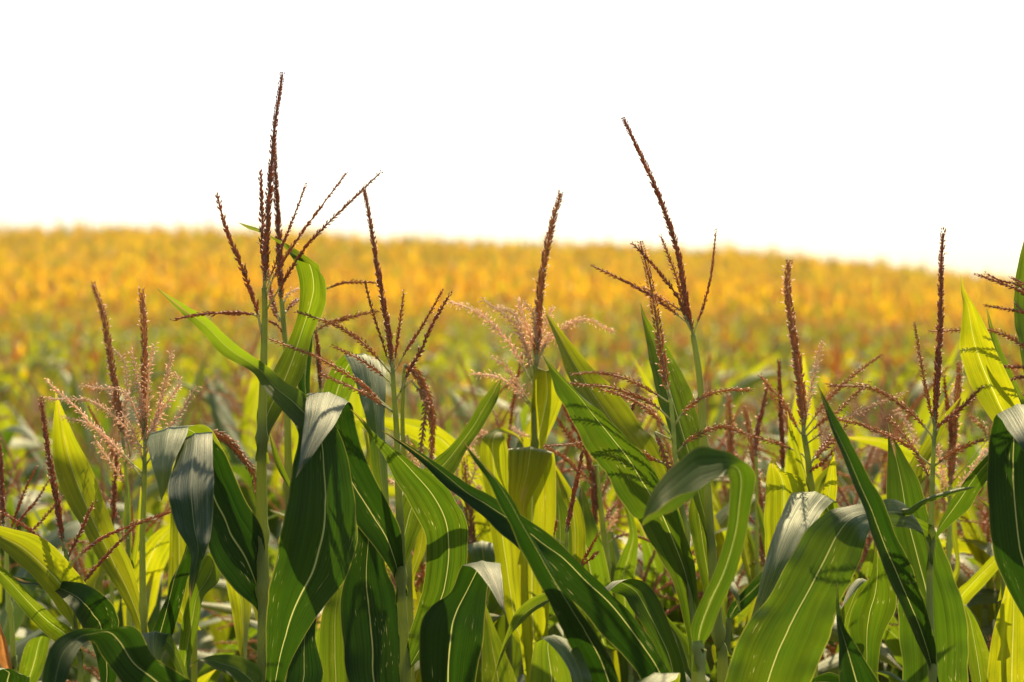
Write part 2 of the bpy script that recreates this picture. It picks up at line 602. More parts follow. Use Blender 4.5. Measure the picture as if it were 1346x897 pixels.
p = Plant('P0b', 3.45, [(163, 590), (166, 640), (168, 700), (170, 897)], (4, 8),
          'slender corn plant with tall bare tan spike just left of the fluffy pink tassel', low=3)
p.tassel([(162, 585), (158, 555), (150, 500), (142, 450), (135, 410), (122, 374)], 'n', .95, [
    ('o', .8, [(172, 600), (164, 557), (167, 517), (164, 477), (150, 460)]),
    ('o', .8, [(166, 640), (150, 615), (132, 590), (125, 580)])])
p.leaf([(166, 720, 172, 720), (163, 690, 173, 690), (164, 650, 171, 650), (166, 618)], [0, 3], 'g')
p.leaf([(168, 760, 176, 760), (178, 700, 184, 705), (182, 668, 187, 670), (185, 640)], [0, -3], 'y')

p = Plant('P0c', 3.65, [(148, 700), (147, 760), (147, 897)], (4, 8),
          'corn plant with a single dark brown spike behind the broad yellow-green leaf', low=3)
p.tassel([(148, 695), (150, 650), (153, 593)], 't', 1.0)
p.leaf([(140, 900, 155, 900), (118, 800, 140, 800), (112, 770, 135, 765), (130, 740, 148, 750), (140, 730)], [0, 8], 'y')

p = Plant('P0d', 3.35, [(262, 590), (258, 650), (255, 900)], (5, 9),
          'corn plant with nodding brown spike behind the folded grey leaf', [(256, 800)], low=3)
p.tassel([(270, 571), (285, 572), (296, 577), (309, 589), (323, 607), (334, 625), (339, 648)], 'n', .95, bare=.0)
p.leaf([(228, 910, 250, 905), (233, 880, 248, 885), (240, 815, 262, 820), (250, 778, 268, 785), (262, 745, 290, 760), (285, 715)], [0, -4, -2], 'g', .2)
p.leaf([(222, 800, 250, 800), (222, 740, 250, 765), (224, 690, 247, 720), (226, 660, 240, 660), (231, 630)], [0, 6], 'y', .1)
p.leaf([(262, 720, 280, 700), (285, 722, 310, 715), (298, 771, 330, 789), (307, 812, 328, 828), (314, 852, 325, 862), (325, 894)], [0, 4, 2, -2], 'y', .2)

p = Plant('PL', 3.05, [(86, 722), (88, 742), (90, 755), (95, 790), (99, 828), (104, 870), (106, 900)], (5, 8),
          'corn plant with thin dark tassel branches spread low at the left edge', [(99, 828)])
p.tassel([(84, 724), (80, 698), (74, 656), (65, 607), (59, 563), (54, 525)], 't', 1.0, [
    ('t', .75, [(88, 742), (93, 725), (108, 695), (115, 678), (123, 661)]),
    ('t', .75, [(90, 746), (106, 729), (129, 711), (152, 699), (175, 690), (228, 672)]),
    ('t', .75, [(95, 787), (108, 768), (127, 745), (148, 722), (180, 688)]),
    ('t', .75, [(84, 740), (67, 720), (46, 702), (30, 690), (0, 672)]),
    ('t', .75, [(87, 766), (76, 750), (55, 734), (30, 711), (0, 695), (-20, 688)])])
p.leaf([(98, 832, 104, 815), (75, 800, 112, 773), (45, 762, 92, 745), (15, 735, 55, 709), (-10, 714, 15, 696), (-45, 698, -30, 688), (-70, 695)], [0, -4, -6, -8], 'y', .24, .5)
p.leaf([(80, 848, 99, 832), (55, 828, 72, 810), (30, 801, 45, 785), (0, 766, 12, 752), (-30, 735, -22, 726), (-60, 705)], [0, -6, -10], 'g', .22)
p.leaf([(130, 905, 150, 900), (118, 840, 155, 832), (105, 825, 148, 798), (98, 808, 128, 776), (84, 790, 105, 768), (62, 772, 66, 764), (30, 768, 32, 760), (17, 758)],
       [6, 0, -6, -8, -2, 2, 4], 'd', .16, .7)

p = Plant('PLb', 3.5, [(8, 712), (10, 780), (16, 830), (18, 880), (19, 900)], (5, 10),
          'corn plant cut by the left edge with short dark branches and a reddish dry leaf', [(12, 800)])
p.tassel([(5, 695), (4, 680), (3, 642), (0, 580)], 't', 1.0, [
    ('t', .7, [(12, 705), (20, 679), (32, 647), (47, 615)]),
    ('t', .7, [(14, 708), (27, 683), (47, 659), (64, 632)]),
    ('t', .7, [(20, 712), (44, 696), (64, 674), (81, 654)])])
p.leaf([(8, 900, 19, 890), (0, 870, 15, 872), (-8, 830, 9, 842), (-12, 800, 2, 822), (-8, 790)], [0, -5], 'r', .2, .2)
p.leaf([(22, 900, 45, 905), (28, 870, 60, 872), (36, 845, 66, 842), (52, 835, 70, 828), (72, 842, 74, 846)], [0, -4], 'g', .2)
p.leaf([(-20, 960, 30, 940), (-20, 905, 40, 898), (-10, 888, 30, 884), (-40, 880, 0, 880), (-70, 900)], [0, -18, -30, -36], 'd', .1)

# the tall plant with the tallest spike
p = Plant('P1', 3.1, [(347, 378), (348, 405), (346, 500), (344, 580), (344, 700), (346, 778), (346, 897)], (7, 15),
          'tall corn plant with several dark spikes against the sky, the tallest of all', [(345, 577), (344, 705), (346, 778)])
p.tassel([(349, 370), (350, 330), (352, 280), (357, 215), (361, 166), (371, 98)], 't', 1.0, [
    ('t', 1.05, [(347, 374), (346, 345), (345, 300), (343, 228)]),
    ('t', 1.0, [(344, 440), (337, 405), (327, 376), (318, 351), (300, 309), (291, 280), (286, 258)]),
    ('t', .8, [(342, 425), (337, 415), (318, 412), (298, 412), (264, 413), (227, 421)]),
    ('t', .65, [(350, 380), (360, 352), (369, 329), (388, 280), (402, 243)]),
    ('t', .65, [(350, 390), (357, 370), (381, 329), (416, 280), (455, 228)]),
    ('t', .7, [(350, 408), (371, 373), (401, 326), (435, 290), (500, 227)])], bare=.0)
p.leaf([(339, 576, 352, 578), (338, 540, 368, 545), (356, 495, 397, 495), (381, 442, 410, 442), (392, 400, 426, 402), (393, 366, 429, 386), (384, 338, 426, 362),
        (374, 326, 411, 348), (362, 316, 380, 325), (342, 302, 344, 307), (325, 296, 326, 301), (311, 292)], [0, 6, 10, 6, 2, 2, 4, 6], 'g', .16, .35)
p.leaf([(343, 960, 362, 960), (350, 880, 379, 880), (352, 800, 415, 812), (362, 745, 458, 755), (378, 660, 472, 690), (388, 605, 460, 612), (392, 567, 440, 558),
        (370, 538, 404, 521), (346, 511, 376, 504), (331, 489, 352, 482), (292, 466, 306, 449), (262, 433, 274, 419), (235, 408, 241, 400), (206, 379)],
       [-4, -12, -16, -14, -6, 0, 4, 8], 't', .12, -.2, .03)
p.leaf([(336, 800, 347, 762), (308, 775, 345, 700), (285, 746, 322, 655), (272, 715, 305, 620), (258, 660, 292, 592), (240, 598, 281, 578), (236, 578, 279, 567),
        (235, 590, 279, 578), (221, 640, 281, 640), (231, 690, 278, 696), (250, 728, 271, 722), (248, 765, 258, 764), (250, 788)],
       [0, -1, -2, -2, -3, -3, -6, -12, -19, -23, -25, -26, -26], 'd', .08, .1, .03)
p.leaf([(344, 790, 346, 770), (304, 690, 322, 660), (266, 620, 292, 590), (240, 580, 275, 562), (205, 568, 250, 558), (194, 578, 246, 568), (200, 612, 229, 607), (207, 638, 222, 634), (212, 658)],
       [0, 1, 0, -2, -5, -11, -16, -18, -19], 'g', .05, .1, .02)
p.leaf([(340, 880, 348, 870), (360, 800, 378, 820), (372, 720, 400, 750), (384, 660, 398, 680), (362, 610, 372, 612), (352, 560)], [0, 8, 12], 'g', .2)

p = Plant('P2', 3.45, [(370, 395), (374, 440), (377, 490), (378, 560), (380, 700), (380, 900)], (6, 11),
          'corn plant partly hidden behind the tallest spike, its own red-brown spike close beside', [(378, 640)])
p.tassel([(369, 392), (368, 350), (366, 300), (363, 250), (360, 184)], 't', 1.1, [
    ('t', .8, [(368, 420), (362, 405), (356, 380), (352, 350)]),
    ('t', .8, [(372, 425), (364, 417), (357, 400), (354, 384)]),
    ('t', .9, [(374, 412), (382, 402), (392, 394)]),
    ('o', .7, [(372, 400), (380, 385), (393, 380)]),
    ('t', .7, [(373, 440), (365, 428), (351, 421)])], bare=.0)
p.leaf([(376, 680, 384, 676), (388, 600, 400, 610), (402, 560, 410, 568), (392, 500, 408, 500), (404, 440, 411, 442), (408, 400)], [0, 2], 'd', .2)

p = Plant('P3', 3.15, [(516, 483), (518, 520), (521, 560), (523, 620), (526, 700), (527, 760), (530, 830), (533, 897)], (6, 13),
          'corn plant with dark fan of tassel branches beside the grey folded leaf, left of centre', [(527, 758), (532, 885)])
p.tassel([(515, 480), (511, 440), (503, 395), (496, 350), (488, 300), (479, 250)], 't', .95, [
    ('t', .65, [(518, 483), (524, 436), (531, 383)]),
    ('t', .65, [(524, 480), (534, 461), (556, 427), (581, 383)]),
    ('t', .85, [(526, 516), (537, 489), (553, 461), (568, 427), (592, 386)]),
    ('t', .65, [(514, 482), (509, 470), (500, 442), (490, 411), (480, 372)]),
    ('n', .7, [(512, 489), (490, 464), (471, 446), (440, 427), (390, 410)]),
    ('n', .65, [(512, 502), (493, 486), (468, 470), (437, 455)]),
    ('n', .7, [(517, 542), (500, 527), (475, 505), (450, 489), (418, 470), (387, 458), (350, 444)]),
    ('n', .65, [(517, 542), (490, 524), (465, 511), (422, 492)])], bare=.0)
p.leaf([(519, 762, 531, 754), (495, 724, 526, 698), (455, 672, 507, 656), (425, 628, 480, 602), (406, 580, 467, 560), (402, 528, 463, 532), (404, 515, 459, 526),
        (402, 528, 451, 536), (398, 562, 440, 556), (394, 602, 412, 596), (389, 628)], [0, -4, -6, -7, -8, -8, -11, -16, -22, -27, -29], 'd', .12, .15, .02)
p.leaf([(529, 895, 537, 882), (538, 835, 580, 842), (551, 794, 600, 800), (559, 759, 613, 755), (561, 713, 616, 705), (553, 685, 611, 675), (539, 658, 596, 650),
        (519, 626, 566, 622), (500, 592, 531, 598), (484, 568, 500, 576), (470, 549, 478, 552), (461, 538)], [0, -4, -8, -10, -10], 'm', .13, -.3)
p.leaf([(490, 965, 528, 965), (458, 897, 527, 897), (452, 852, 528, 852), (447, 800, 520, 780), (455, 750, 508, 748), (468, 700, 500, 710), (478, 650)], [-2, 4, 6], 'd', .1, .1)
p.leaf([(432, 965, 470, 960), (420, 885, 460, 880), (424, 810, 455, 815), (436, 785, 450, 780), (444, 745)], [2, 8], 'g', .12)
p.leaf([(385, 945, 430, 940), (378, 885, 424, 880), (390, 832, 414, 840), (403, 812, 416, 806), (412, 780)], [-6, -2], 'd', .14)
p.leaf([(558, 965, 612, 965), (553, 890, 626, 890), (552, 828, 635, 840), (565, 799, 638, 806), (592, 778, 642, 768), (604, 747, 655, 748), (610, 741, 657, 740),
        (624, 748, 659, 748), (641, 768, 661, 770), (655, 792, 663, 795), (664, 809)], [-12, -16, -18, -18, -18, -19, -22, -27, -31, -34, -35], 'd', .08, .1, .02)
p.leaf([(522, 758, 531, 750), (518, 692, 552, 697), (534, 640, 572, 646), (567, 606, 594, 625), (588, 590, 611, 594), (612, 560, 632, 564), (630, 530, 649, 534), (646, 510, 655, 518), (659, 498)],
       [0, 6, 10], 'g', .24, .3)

p = Plant('P3b', 3.45, [(421, 512), (423, 560), (430, 650), (432, 900)], (5, 10),
          'corn plant with dark upright spike and a drooping pale leaf behind the grey folded leaf', [(430, 650)], low=3)
p.tassel([(421, 510), (419, 470), (415, 433)], 't', .9, [
    ('n', .75, [(428, 500), (440, 462), (411, 438), (431, 426), (465, 416), (501, 408)][2:]),
    ('t', .75, [(429, 380), (447, 373), (465, 371), (492, 372)])], bare=0)
p.leaf([(428, 640, 442, 640), (418, 570, 446, 572), (424, 514, 462, 517), (436, 484, 480, 482), (450, 467, 501, 473), (457, 470, 506, 478), (470, 512, 507, 511), (482, 555, 506, 567),
        (492, 630, 511, 640), (512, 700)], [0, 0, -1, -3, -7, -13, -18, -20], 'g', .1, .1, .03)
p.leaf([(440, 760, 455, 760), (470, 660, 500, 670), (480, 600, 504, 640), (478, 570, 490, 580), (474, 560)], [0, 6], 'y', .2)

p = Plant('P3c', 3.45, [(531, 490), (529, 560), (536, 700), (540, 900)], (5, 9),
          'corn plant with two nodding rusty spikes hanging right of the dark fan tassel', low=3)
p.tassel([(532, 480), (546, 489), (559, 514), (567, 542), (568, 573), (567, 606)], 'n', 1.0, [
    ('n', .95, [(540, 500), (556, 520), (560, 535), (556, 567), (552, 598)]),
    ('o', .8, [(555, 640), (548, 615), (540, 595), (536, 572)]),
    ('o', .7, [(535, 650), (528, 640), (510, 630), (500, 618)])], bare=0)
p.leaf([(536, 760, 545, 760), (545, 720, 560, 722), (552, 690, 562, 690), (560, 660)], [0, 4], 'y')

# centre
p = Plant('P4', 3.5, [(704, 481), (702, 540), (704, 620), (706, 760), (708, 900)], (5, 11),
          'corn plant with fluffy pale pink tassel around one upright spike, in the middle', [(705, 585), (706, 760)])
p.tassel([(704, 480), (707, 440), (710, 384), (717, 337), (727, 290), (737, 254)], 'n', 1.05, [
    ('o', .95, [(697, 501), (680, 467), (657, 437), (633, 414), (613, 404), (592, 397)]),
    ('o', .95, [(699, 497), (690, 454), (677, 427), (660, 411), (635, 395)]),
    ('o', .95, [(703, 470), (697, 440), (687, 414), (680, 394)]),
    ('o', .95, [(702, 485), (690, 450), (683, 425), (672, 410), (652, 405)]),
    ('o', .9, [(697, 531), (680, 504), (664, 481), (644, 469)]),
    ('o', .9, [(694, 531), (674, 507), (647, 494), (618, 492)]),
    ('o', .9, [(706, 480), (714, 455), (724, 440), (734, 450)]),
    ('o', .9, [(706, 460), (703, 430), (700, 410), (690, 398)]),
    ('o', .9, [(708, 470), (722, 446), (737, 434), (754, 424), (774, 420), (794, 431), (807, 436)]),
    ('o', .9, [(707, 450), (716, 430), (721, 415), (726, 405)])])
p.leaf([(700, 625, 712, 625), (696, 583, 717, 583), (697, 550, 730, 552), (699, 520, 740, 521), (703, 490, 734, 492), (707, 484, 727, 488), (712, 492, 730, 497), (720, 515, 728, 520), (724, 540)],
       [0, 0, 0, -1, -2, 2, 6, 7], 'y', .06, .1, .02)
p.leaf([(692, 905, 718, 905), (678, 800, 722, 800), (670, 720, 730, 720), (669, 650, 730, 640), (667, 598, 729, 600), (668, 589, 727, 592), (668, 597, 725, 598), (668, 627, 717, 618), (670, 655, 698, 656), (687, 682)],
       [-4, -8, -8, -8, -8.5, -10, -11, -11.5, -11.5, -11], 'y', .07, .05, .02)
p.leaf([(672, 830, 690, 830), (652, 740, 680, 740), (638, 650, 669, 650), (630, 603, 667, 598), (633, 580, 664, 578), (645, 567, 660, 570), (659, 564, 668, 572), (679, 571, 681, 577), (690, 588)],
       [-2, -4, -5, -5, -5, -3, 0, 2, 3], 'y', .18, .15)
p.leaf([(720, 800, 750, 800), (722, 730, 752, 720), (724, 680, 748, 676), (727, 645, 737, 650), (729, 615)], [-4, 2], 'g', .12)
p.leaf([(738, 760, 760, 770), (742, 700, 770, 715), (738, 655, 764, 670), (730, 625, 748, 640), (722, 600)], [2, 8], 'y', .2)
p.leaf([(640, 965, 690, 945), (633, 890, 678, 892), (634, 835, 656, 840), (637, 792)], [-6, -2], 'g', .2)

p = Plant('P5', 3.75, [(622, 720), (626, 760), (630, 900)], (5, 9),
          'corn plant with red-brown spike and curling pink branches just left of the flat-topped yellow leaf', low=3)
p.tassel([(622, 738), (619, 690), (616, 666), (613, 637), (610, 604)], 'n', 1.1, [
    ('o', .9, [(612, 640), (600, 622), (606, 600), (620, 583), (628, 572)]),
    ('o', .9, [(614, 645), (622, 625), (625, 605), (618, 590)]),
    ('o', .9, [(612, 650), (600, 640), (592, 650), (588, 668)]),
    ('o', .9, [(614, 655), (628, 640), (634, 655)]),
    ('o', .8, [(700, 575), (690, 572), (680, 568), (672, 562)]),
    ('o', .8, [(620, 560), (632, 567), (642, 572), (648, 575)])], bare=0)
p.leaf([(622, 790, 660, 790), (616, 740, 654, 740), (614, 716, 653, 714), (616, 722, 652, 724), (630, 760, 648, 765), (640, 790)], [0, -2, -4, -8, -10], 'g', .1)

p = Plant('P6', 3.7, [(783, 612), (788, 652), (793, 698), (798, 743), (800, 900)], (6, 10),
          'corn plant with thick dusky red tassel right of the flat-topped yellow leaf', [(798, 743)])
p.tassel([(783, 690), (781, 652), (777, 617), (766, 583), (751, 554), (739, 528)], 't', 1.15, [
    ('n', .85, [(782, 637), (756, 615), (739, 600), (717, 588), (700, 574)]),
    ('n', .95, [(772, 600), (751, 576), (738, 560), (731, 548)]),
    ('n', .8, [(790, 655), (799, 634), (803, 622)]),
    ('t', .8, [(794, 690), (800, 675), (811, 660)]),
    ('o', .8, [(798, 700), (803, 690), (811, 672)]),
    ('t', .75, [(797, 715), (812, 706), (826, 703), (846, 708), (860, 715)])], bare=0)
p.leaf([(770, 840, 812, 840), (755, 765, 802, 762), (749, 715, 789, 708), (757, 670, 776, 668), (764, 637)], [-10, -14, -8], 'g', .1, .1)
p.leaf([(812, 830, 832, 830), (807, 760, 833, 764), (816, 730, 837, 736), (827, 700, 838, 702), (818, 660, 825, 656), (806, 635, 810, 632), (796, 614)], [0, -5, -6], 'g', .2)
p.leaf([(802, 900, 815, 890), (780, 820, 800, 810), (772, 780, 786, 770), (764, 745)], [0, 6], 'y', .2)

p = Plant('P6b', 3.9, [(828, 560), (830, 640), (832, 900)], (5, 9),
          'corn plant with two thin reddish branches tipped with pale flowers behind the big slanting leaf', low=3)
p.tassel([(828, 545), (838, 514), (841, 498)], 't', 1.0, [
    ('o', .9, [(842, 560), (850, 539), (858, 520)]),
    ('o', .7, [(842, 500), (836, 498), (832, 496)])], bare=0)

p = Plant('P4f', 3.25, [(745, 700), (744, 760), (744, 900)], (5, 9),
          'corn plant with one smooth near-black spike leaning right in front of the yellow leaves', low=3)
p.tassel([(745, 698), (749, 676), (758, 632), (766, 594)], 't', .95, [
    ('t', .6, [(728, 706), (730, 695), (732, 680)]),
    ('t', .7, [(762, 745), (772, 728), (786, 703)]),
    ('t', .7, [(764, 745), (778, 733), (786, 726)])], bare=0)

# right of centre
p = Plant('P7', 3.2, [(881, 524), (885, 561), (887, 598), (892, 627), (895, 660), (902, 700), (905, 760), (912, 820), (914, 900)], (5, 10),
          'corn plant with long arching thin tan tassel branches in front of the big slanting leaf', [(901, 704)])
p.tassel([(880, 522), (875, 500), (865, 435), (855, 373), (842, 320)], 'n', .85, [
    ('n', .62, [(880, 530), (860, 517), (838, 505), (814, 495), (784, 490), (752, 492)]),
    ('n', .7, [(881, 552), (858, 531), (831, 519), (801, 509), (765, 506), (742, 503)]),
    ('n', .75, [(880, 571), (863, 549), (838, 529), (809, 517), (790, 512)]),
    ('n', .65, [(887, 618), (863, 605), (838, 593), (809, 585), (772, 583), (740, 585), (712, 587)]),
    ('n', .62, [(880, 614), (874, 609), (843, 601), (814, 599), (779, 598)]),
    ('n', .75, [(887, 558), (897, 544), (916, 527), (936, 517), (961, 513), (989, 513)]),
    ('n', .75, [(888, 596), (907, 578), (926, 568), (946, 561), (966, 565), (982, 574)]),
    ('n', .95, [(886, 632), (876, 606), (868, 585), (861, 568)])])
p.leaf([(897, 765, 909, 745), (862, 692, 893, 668), (835, 640, 880, 625), (806, 592, 863, 588), (780, 555, 843, 561), (757, 520, 815, 524), (742, 485, 787, 494), (729, 447, 752, 453), (717, 410)],
       [0, 6, 12, 16], 'y', .12, .3)
p.leaf([(903, 832, 920, 822), (885, 765, 915, 750), (845, 690, 900, 690), (826, 666, 884, 650), (793, 613, 858, 608), (768, 578, 828, 573), (747, 540, 798, 546), (730, 505, 765, 518), (720, 482, 729, 484), (713, 467)],
       [0, -2, -5, -6, -4], 'm', .22, -.4)

p = Plant('P8', 3.22, [(911, 440), (920, 500), (925, 580), (931, 660), (935, 720), (943, 820), (946, 850), (950, 900)], (7, 13),
          'tall corn plant with long red-brown spike leaning left against the sky, right of centre', [(926, 590), (944, 833)])
p.tassel([(910, 434), (902, 397), (892, 336), (875, 282), (859, 241), (842, 204), (820, 157)], 't', 1.0, [
    ('n', .65, [(908, 420), (902, 414), (892, 373), (880, 340), (869, 311)]),
    ('t', .8, [(910, 436), (904, 426), (892, 393), (871, 364), (851, 340), (832, 321)]),
    ('t', .75, [(907, 428), (900, 422), (875, 402), (842, 381), (809, 364), (779, 350)]),
    ('n', .65, [(900, 412), (888, 404), (863, 389), (842, 375)]),
    ('t', .6, [(912, 438), (915, 428), (925, 402), (935, 360), (941, 303)])], bare=0)
p.leaf([(926, 700, 935, 690), (905, 640, 930, 640), (886, 590, 925, 590), (868, 540, 915, 545), (856, 495, 898, 495), (849, 450, 873, 453), (844, 420, 851, 420), (842, 398)],
       [0, 6, 12, 14], 'g', .2, .2)
p.leaf([(940, 836, 950, 834), (925, 780, 945, 775), (912, 720, 938, 715), (905, 680, 930, 660), (912, 640)], [0, 4], 'g', .2)

p.leaf([(885, 955, 915, 955), (866, 868, 898, 872), (846, 825, 884, 833), (828, 798, 868, 793), (820, 785, 852, 770), (806, 778, 838, 762), (794, 772, 818, 762), (787, 788, 796, 782), (790, 806)],
       [-8, -10, -10, -9, -8, -10, -13, -15], 'm', .12, .1)
p.leaf([(905, 890, 918, 885), (892, 860, 914, 866), (884, 833, 903, 842), (872, 815, 878, 812), (866, 800)], [4, 10], 'g', .24)

p = Plant('P8c', 2.70, [(917, 842), (920, 880), (922, 905)], (11, 13),
          'corn plant whose dark upright leaf folds over to a pale pointed tip, right of centre', [(918, 850)])
p.leaf([(911, 848, 925, 850), (908, 825, 936, 826), (920, 790, 950, 790), (937, 755, 966, 755), (953, 705, 980, 705), (958, 665, 986, 665), (959, 635, 992, 630), (954, 622, 986, 613),
        (946, 628, 970, 604), (925, 644, 945, 601), (899, 664, 912, 605), (873, 682, 884, 628), (857, 688, 864, 650), (843, 692)],
       [0, -2, -3, -4, -5, -6, -7, -9, -11, -14, -15, -16, -16], 'm', .16, [.1, .1, .1, .1, .1, .2, .6, 1.5, 2.6, 2.7, 2.6, 1.8], .02)

p = Plant('P8e', 3.55, [(958, 812), (956, 860), (955, 900)], (8, 10),
          'small corn plant with short dark leaf and pale curl low beside the pale folded tip', low=3)
p.leaf([(955, 822, 962, 818), (957, 801, 974, 803), (969, 785, 988, 790), (998, 755, 1000, 776), (1015, 740)], [0, -4], 'd', .2)
p.leaf([(952, 830, 957, 820), (945, 790, 955, 788), (950, 768, 962, 764), (962, 778, 970, 776), (973, 804)], [0, 2, -3, -6], 'g', .15)
p.leaf([(948, 900, 965, 900), (935, 850, 958, 845), (968, 850, 985, 830), (985, 800, 995, 800), (1003, 770)], [0, 4], 'y', .15)

p = Plant('P9', 3.35, [(1057, 572), (1060, 590), (1062, 602), (1065, 632), (1067, 660), (1070, 760), (1070, 900)], (7, 11),
          'corn plant with thick rust-red spike and spray of pink branches at right', [(1066, 640)])
p.tassel([(1056, 570), (1054, 527), (1047, 470), (1040, 420), (1035, 380), (1037, 345)], 'n', 1.1, [
    ('o', .8, [(1057, 567), (1064, 521), (1077, 464), (1082, 447)]),
    ('n', .7, [(1059, 565), (1066, 555), (1087, 527), (1121, 494), (1158, 467)]),
    ('n', .7, [(1059, 574), (1078, 556), (1101, 541), (1121, 521), (1143, 503)]),
    ('o', .7, [(1060, 583), (1064, 581), (1107, 551), (1154, 531), (1190, 516)]),
    ('t', .8, [(1064, 622), (1067, 618), (1082, 608), (1097, 591)]),
    ('t', .9, [(1066, 608), (1070, 603), (1082, 588), (1092, 571)]),
    ('n', .75, [(1068, 606), (1075, 598), (1102, 573), (1121, 544)]),
    ('n', .8, [(1053, 570), (1050, 566), (1035, 539), (1021, 519), (1000, 495)]),
    ('n', .65, [(1055, 598), (1035, 588), (1013, 580), (986, 573), (959, 563), (930, 563)])])
p.leaf([(1060, 660, 1068, 655), (1052, 625, 1064, 640), (1043, 590, 1052, 595), (1037, 562, 1042, 565), (1035, 541)], [0, -3], 'y', .2)
p.leaf([(1015, 795, 1052, 790), (1005, 720, 1058, 720), (1003, 660, 1062, 650), (1006, 632, 1050, 626), (1010, 612, 1028, 618), (1016, 603)], [-4, -8], 'y', .12, .2)
p.leaf([(1098, 765, 1112, 755), (1085, 700, 1110, 695), (1074, 670, 1102, 666), (1050, 650, 1099, 656), (1040, 648, 1096, 657), (1028, 672, 1080, 674), (1018, 698, 1066, 695), (1005, 741, 1042, 738),
        (995, 785, 1014, 785), (984, 824)], [-6, -7, -8, -10, -14, -20, -26, -30, -33], 'g', .1, .1, .02)
p.leaf([(1070, 740, 1082, 740), (1079, 655, 1099, 655), (1087, 622, 1099, 620), (1096, 592)], [0, -5], 'y', .15)
p.leaf([(1064, 680, 1074, 680), (1069, 638, 1082, 640), (1086, 616, 1094, 622), (1105, 608)], [0, 4], 'y', .15)

for k, (x0, pts_, st_, lab) in enumerate((
        (1028, [(1029, 615), (1028, 578), (1026, 529), (1024, 475)], 't', 'corn plant with straight dark red spike just left of the thick rust-red spike'),
        (995, [(994, 600), (994, 578), (1001, 544), (1008, 509)], 't', 'corn plant with short dark spike leaning right above the pale folded tip'),
        (1000, [(1003, 745), (1001, 676), (995, 632), (989, 593), (984, 560), (978, 535)], 'n', 'corn plant with long curving red-brown spike between pale folded tip and grey drooping leaf'),
        (962, [(962, 610), (960, 580), (958, 522)], 'n', 'corn plant with short rusty spike and twin red branches behind the pale folded tip'))):
    p = Plant('P10%d' % k, 3.62 + .1 * k, [pts_[0], (x0, pts_[0][1] + 60), (x0, 900)], (4, 8), lab, low=3)
    br = []
    if k == 3:
        br = [('t', .8, [(984, 616), (967, 600), (950, 583), (943, 575)]), ('t', .8, [(980, 615), (972, 602), (957, 580)]),
              ('o', .8, [(965, 640), (975, 620), (985, 640)])]
    if k == 2:
        br = [('t', .75, [(1002, 700), (985, 680), (970, 664)]), ('o', .8, [(1002, 690), (1018, 670), (1022, 655)]),
              ('t', .75, [(1001, 660), (1010, 640), (1014, 622)])]
    p.tassel(pts_, st_, 1.05, br, bare=0)
    p.leaf([(x0 - 4, 800, x0 + 6, 800), (x0 - 22, 730, x0 - 4, 730), (x0 - 30, 690, x0 - 18, 690), (x0 - 34, 655)], [0, 6], 'gy'[k % 2], .2)

# far right
p = Plant('P11', 3.02, [(1229, 560), (1227, 600), (1225, 652), (1224, 713), (1222, 782), (1224, 852), (1226, 900)], (5, 11),
          'tall corn plant with one black pencil-straight spike crossing the skyline at right', [(1223, 716), (1225, 882)])
p.tassel([(1229, 557), (1232, 494), (1236, 423), (1237, 351), (1240, 303)], 't', 1.0, [
    ('n', .6, [(1228, 566), (1227, 558), (1215, 501), (1202, 426)]),
    ('t', .8, [(1230, 568), (1233, 560), (1258, 541), (1290, 510)]),
    ('t', .75, [(1231, 572), (1236, 559), (1265, 536), (1281, 524)]),
    ('n', .7, [(1226, 578), (1224, 572), (1204, 549), (1180, 529), (1155, 514), (1131, 508), (1087, 507)]),
    ('n', .7, [(1224, 612), (1209, 600), (1197, 588), (1167, 573), (1131, 558), (1106, 552), (1080, 542)]),
    ('n', .75, [(1226, 640), (1214, 612), (1199, 588), (1184, 568), (1169, 550)]),
    ('n', .75, [(1229, 612), (1248, 598), (1273, 585), (1297, 577)])], bare=0)
p.leaf([(1222, 884, 1231, 880), (1203, 840, 1227, 840), (1185, 800, 1214, 795), (1165, 758, 1199, 752), (1148, 715, 1180, 712), (1133, 671, 1162, 668), (1118, 632, 1142, 630), (1105, 596, 1123, 593),
        (1091, 562, 1104, 559), (1081, 529, 1087, 528), (1074, 505)], [0, -12, -18, -20, -18], 'd', .25, .5)
p.leaf([(1190, 965, 1268, 965), (1186, 895, 1270, 895), (1181, 830, 1272, 840), (1178, 780, 1264, 785), (1171, 730, 1243, 732), (1166, 680, 1222, 680), (1165, 640, 1208, 636), (1167, 598, 1187, 596), (1167, 575, 1174, 574), (1167, 555)],
       [8, 5, 6, 10], 'm', .1, .1)
p.leaf([(1222, 718, 1229, 712), (1232, 694, 1246, 690), (1250, 655, 1273, 668), (1272, 625, 1293, 635), (1297, 597, 1313, 605), (1332, 558)], [0, -4, -6], 'm', .22, .4)
p.leaf([(1222, 722, 1222, 704), (1190, 661, 1197, 695), (1140, 660, 1158, 690), (1095, 670, 1143, 698), (1062, 695, 1136, 724), (1036, 738, 1122, 758), (1008, 789, 1105, 790), (978, 825, 1091, 838),
        (960, 865, 1076, 870), (950, 905, 1062, 905), (955, 960, 1035, 960)], [-2, -9, -13, -15, -15, -14, -13, -12], 'm', .1, -.2)
p.leaf([(1180, 682, 1182, 670), (1194, 676, 1198, 666), (1214, 663, 1217, 654), (1240, 654, 1238, 647), (1264, 647, 1263, 641), (1284, 640)], [-6, -10, -10, -8], 'g', .5, .3)

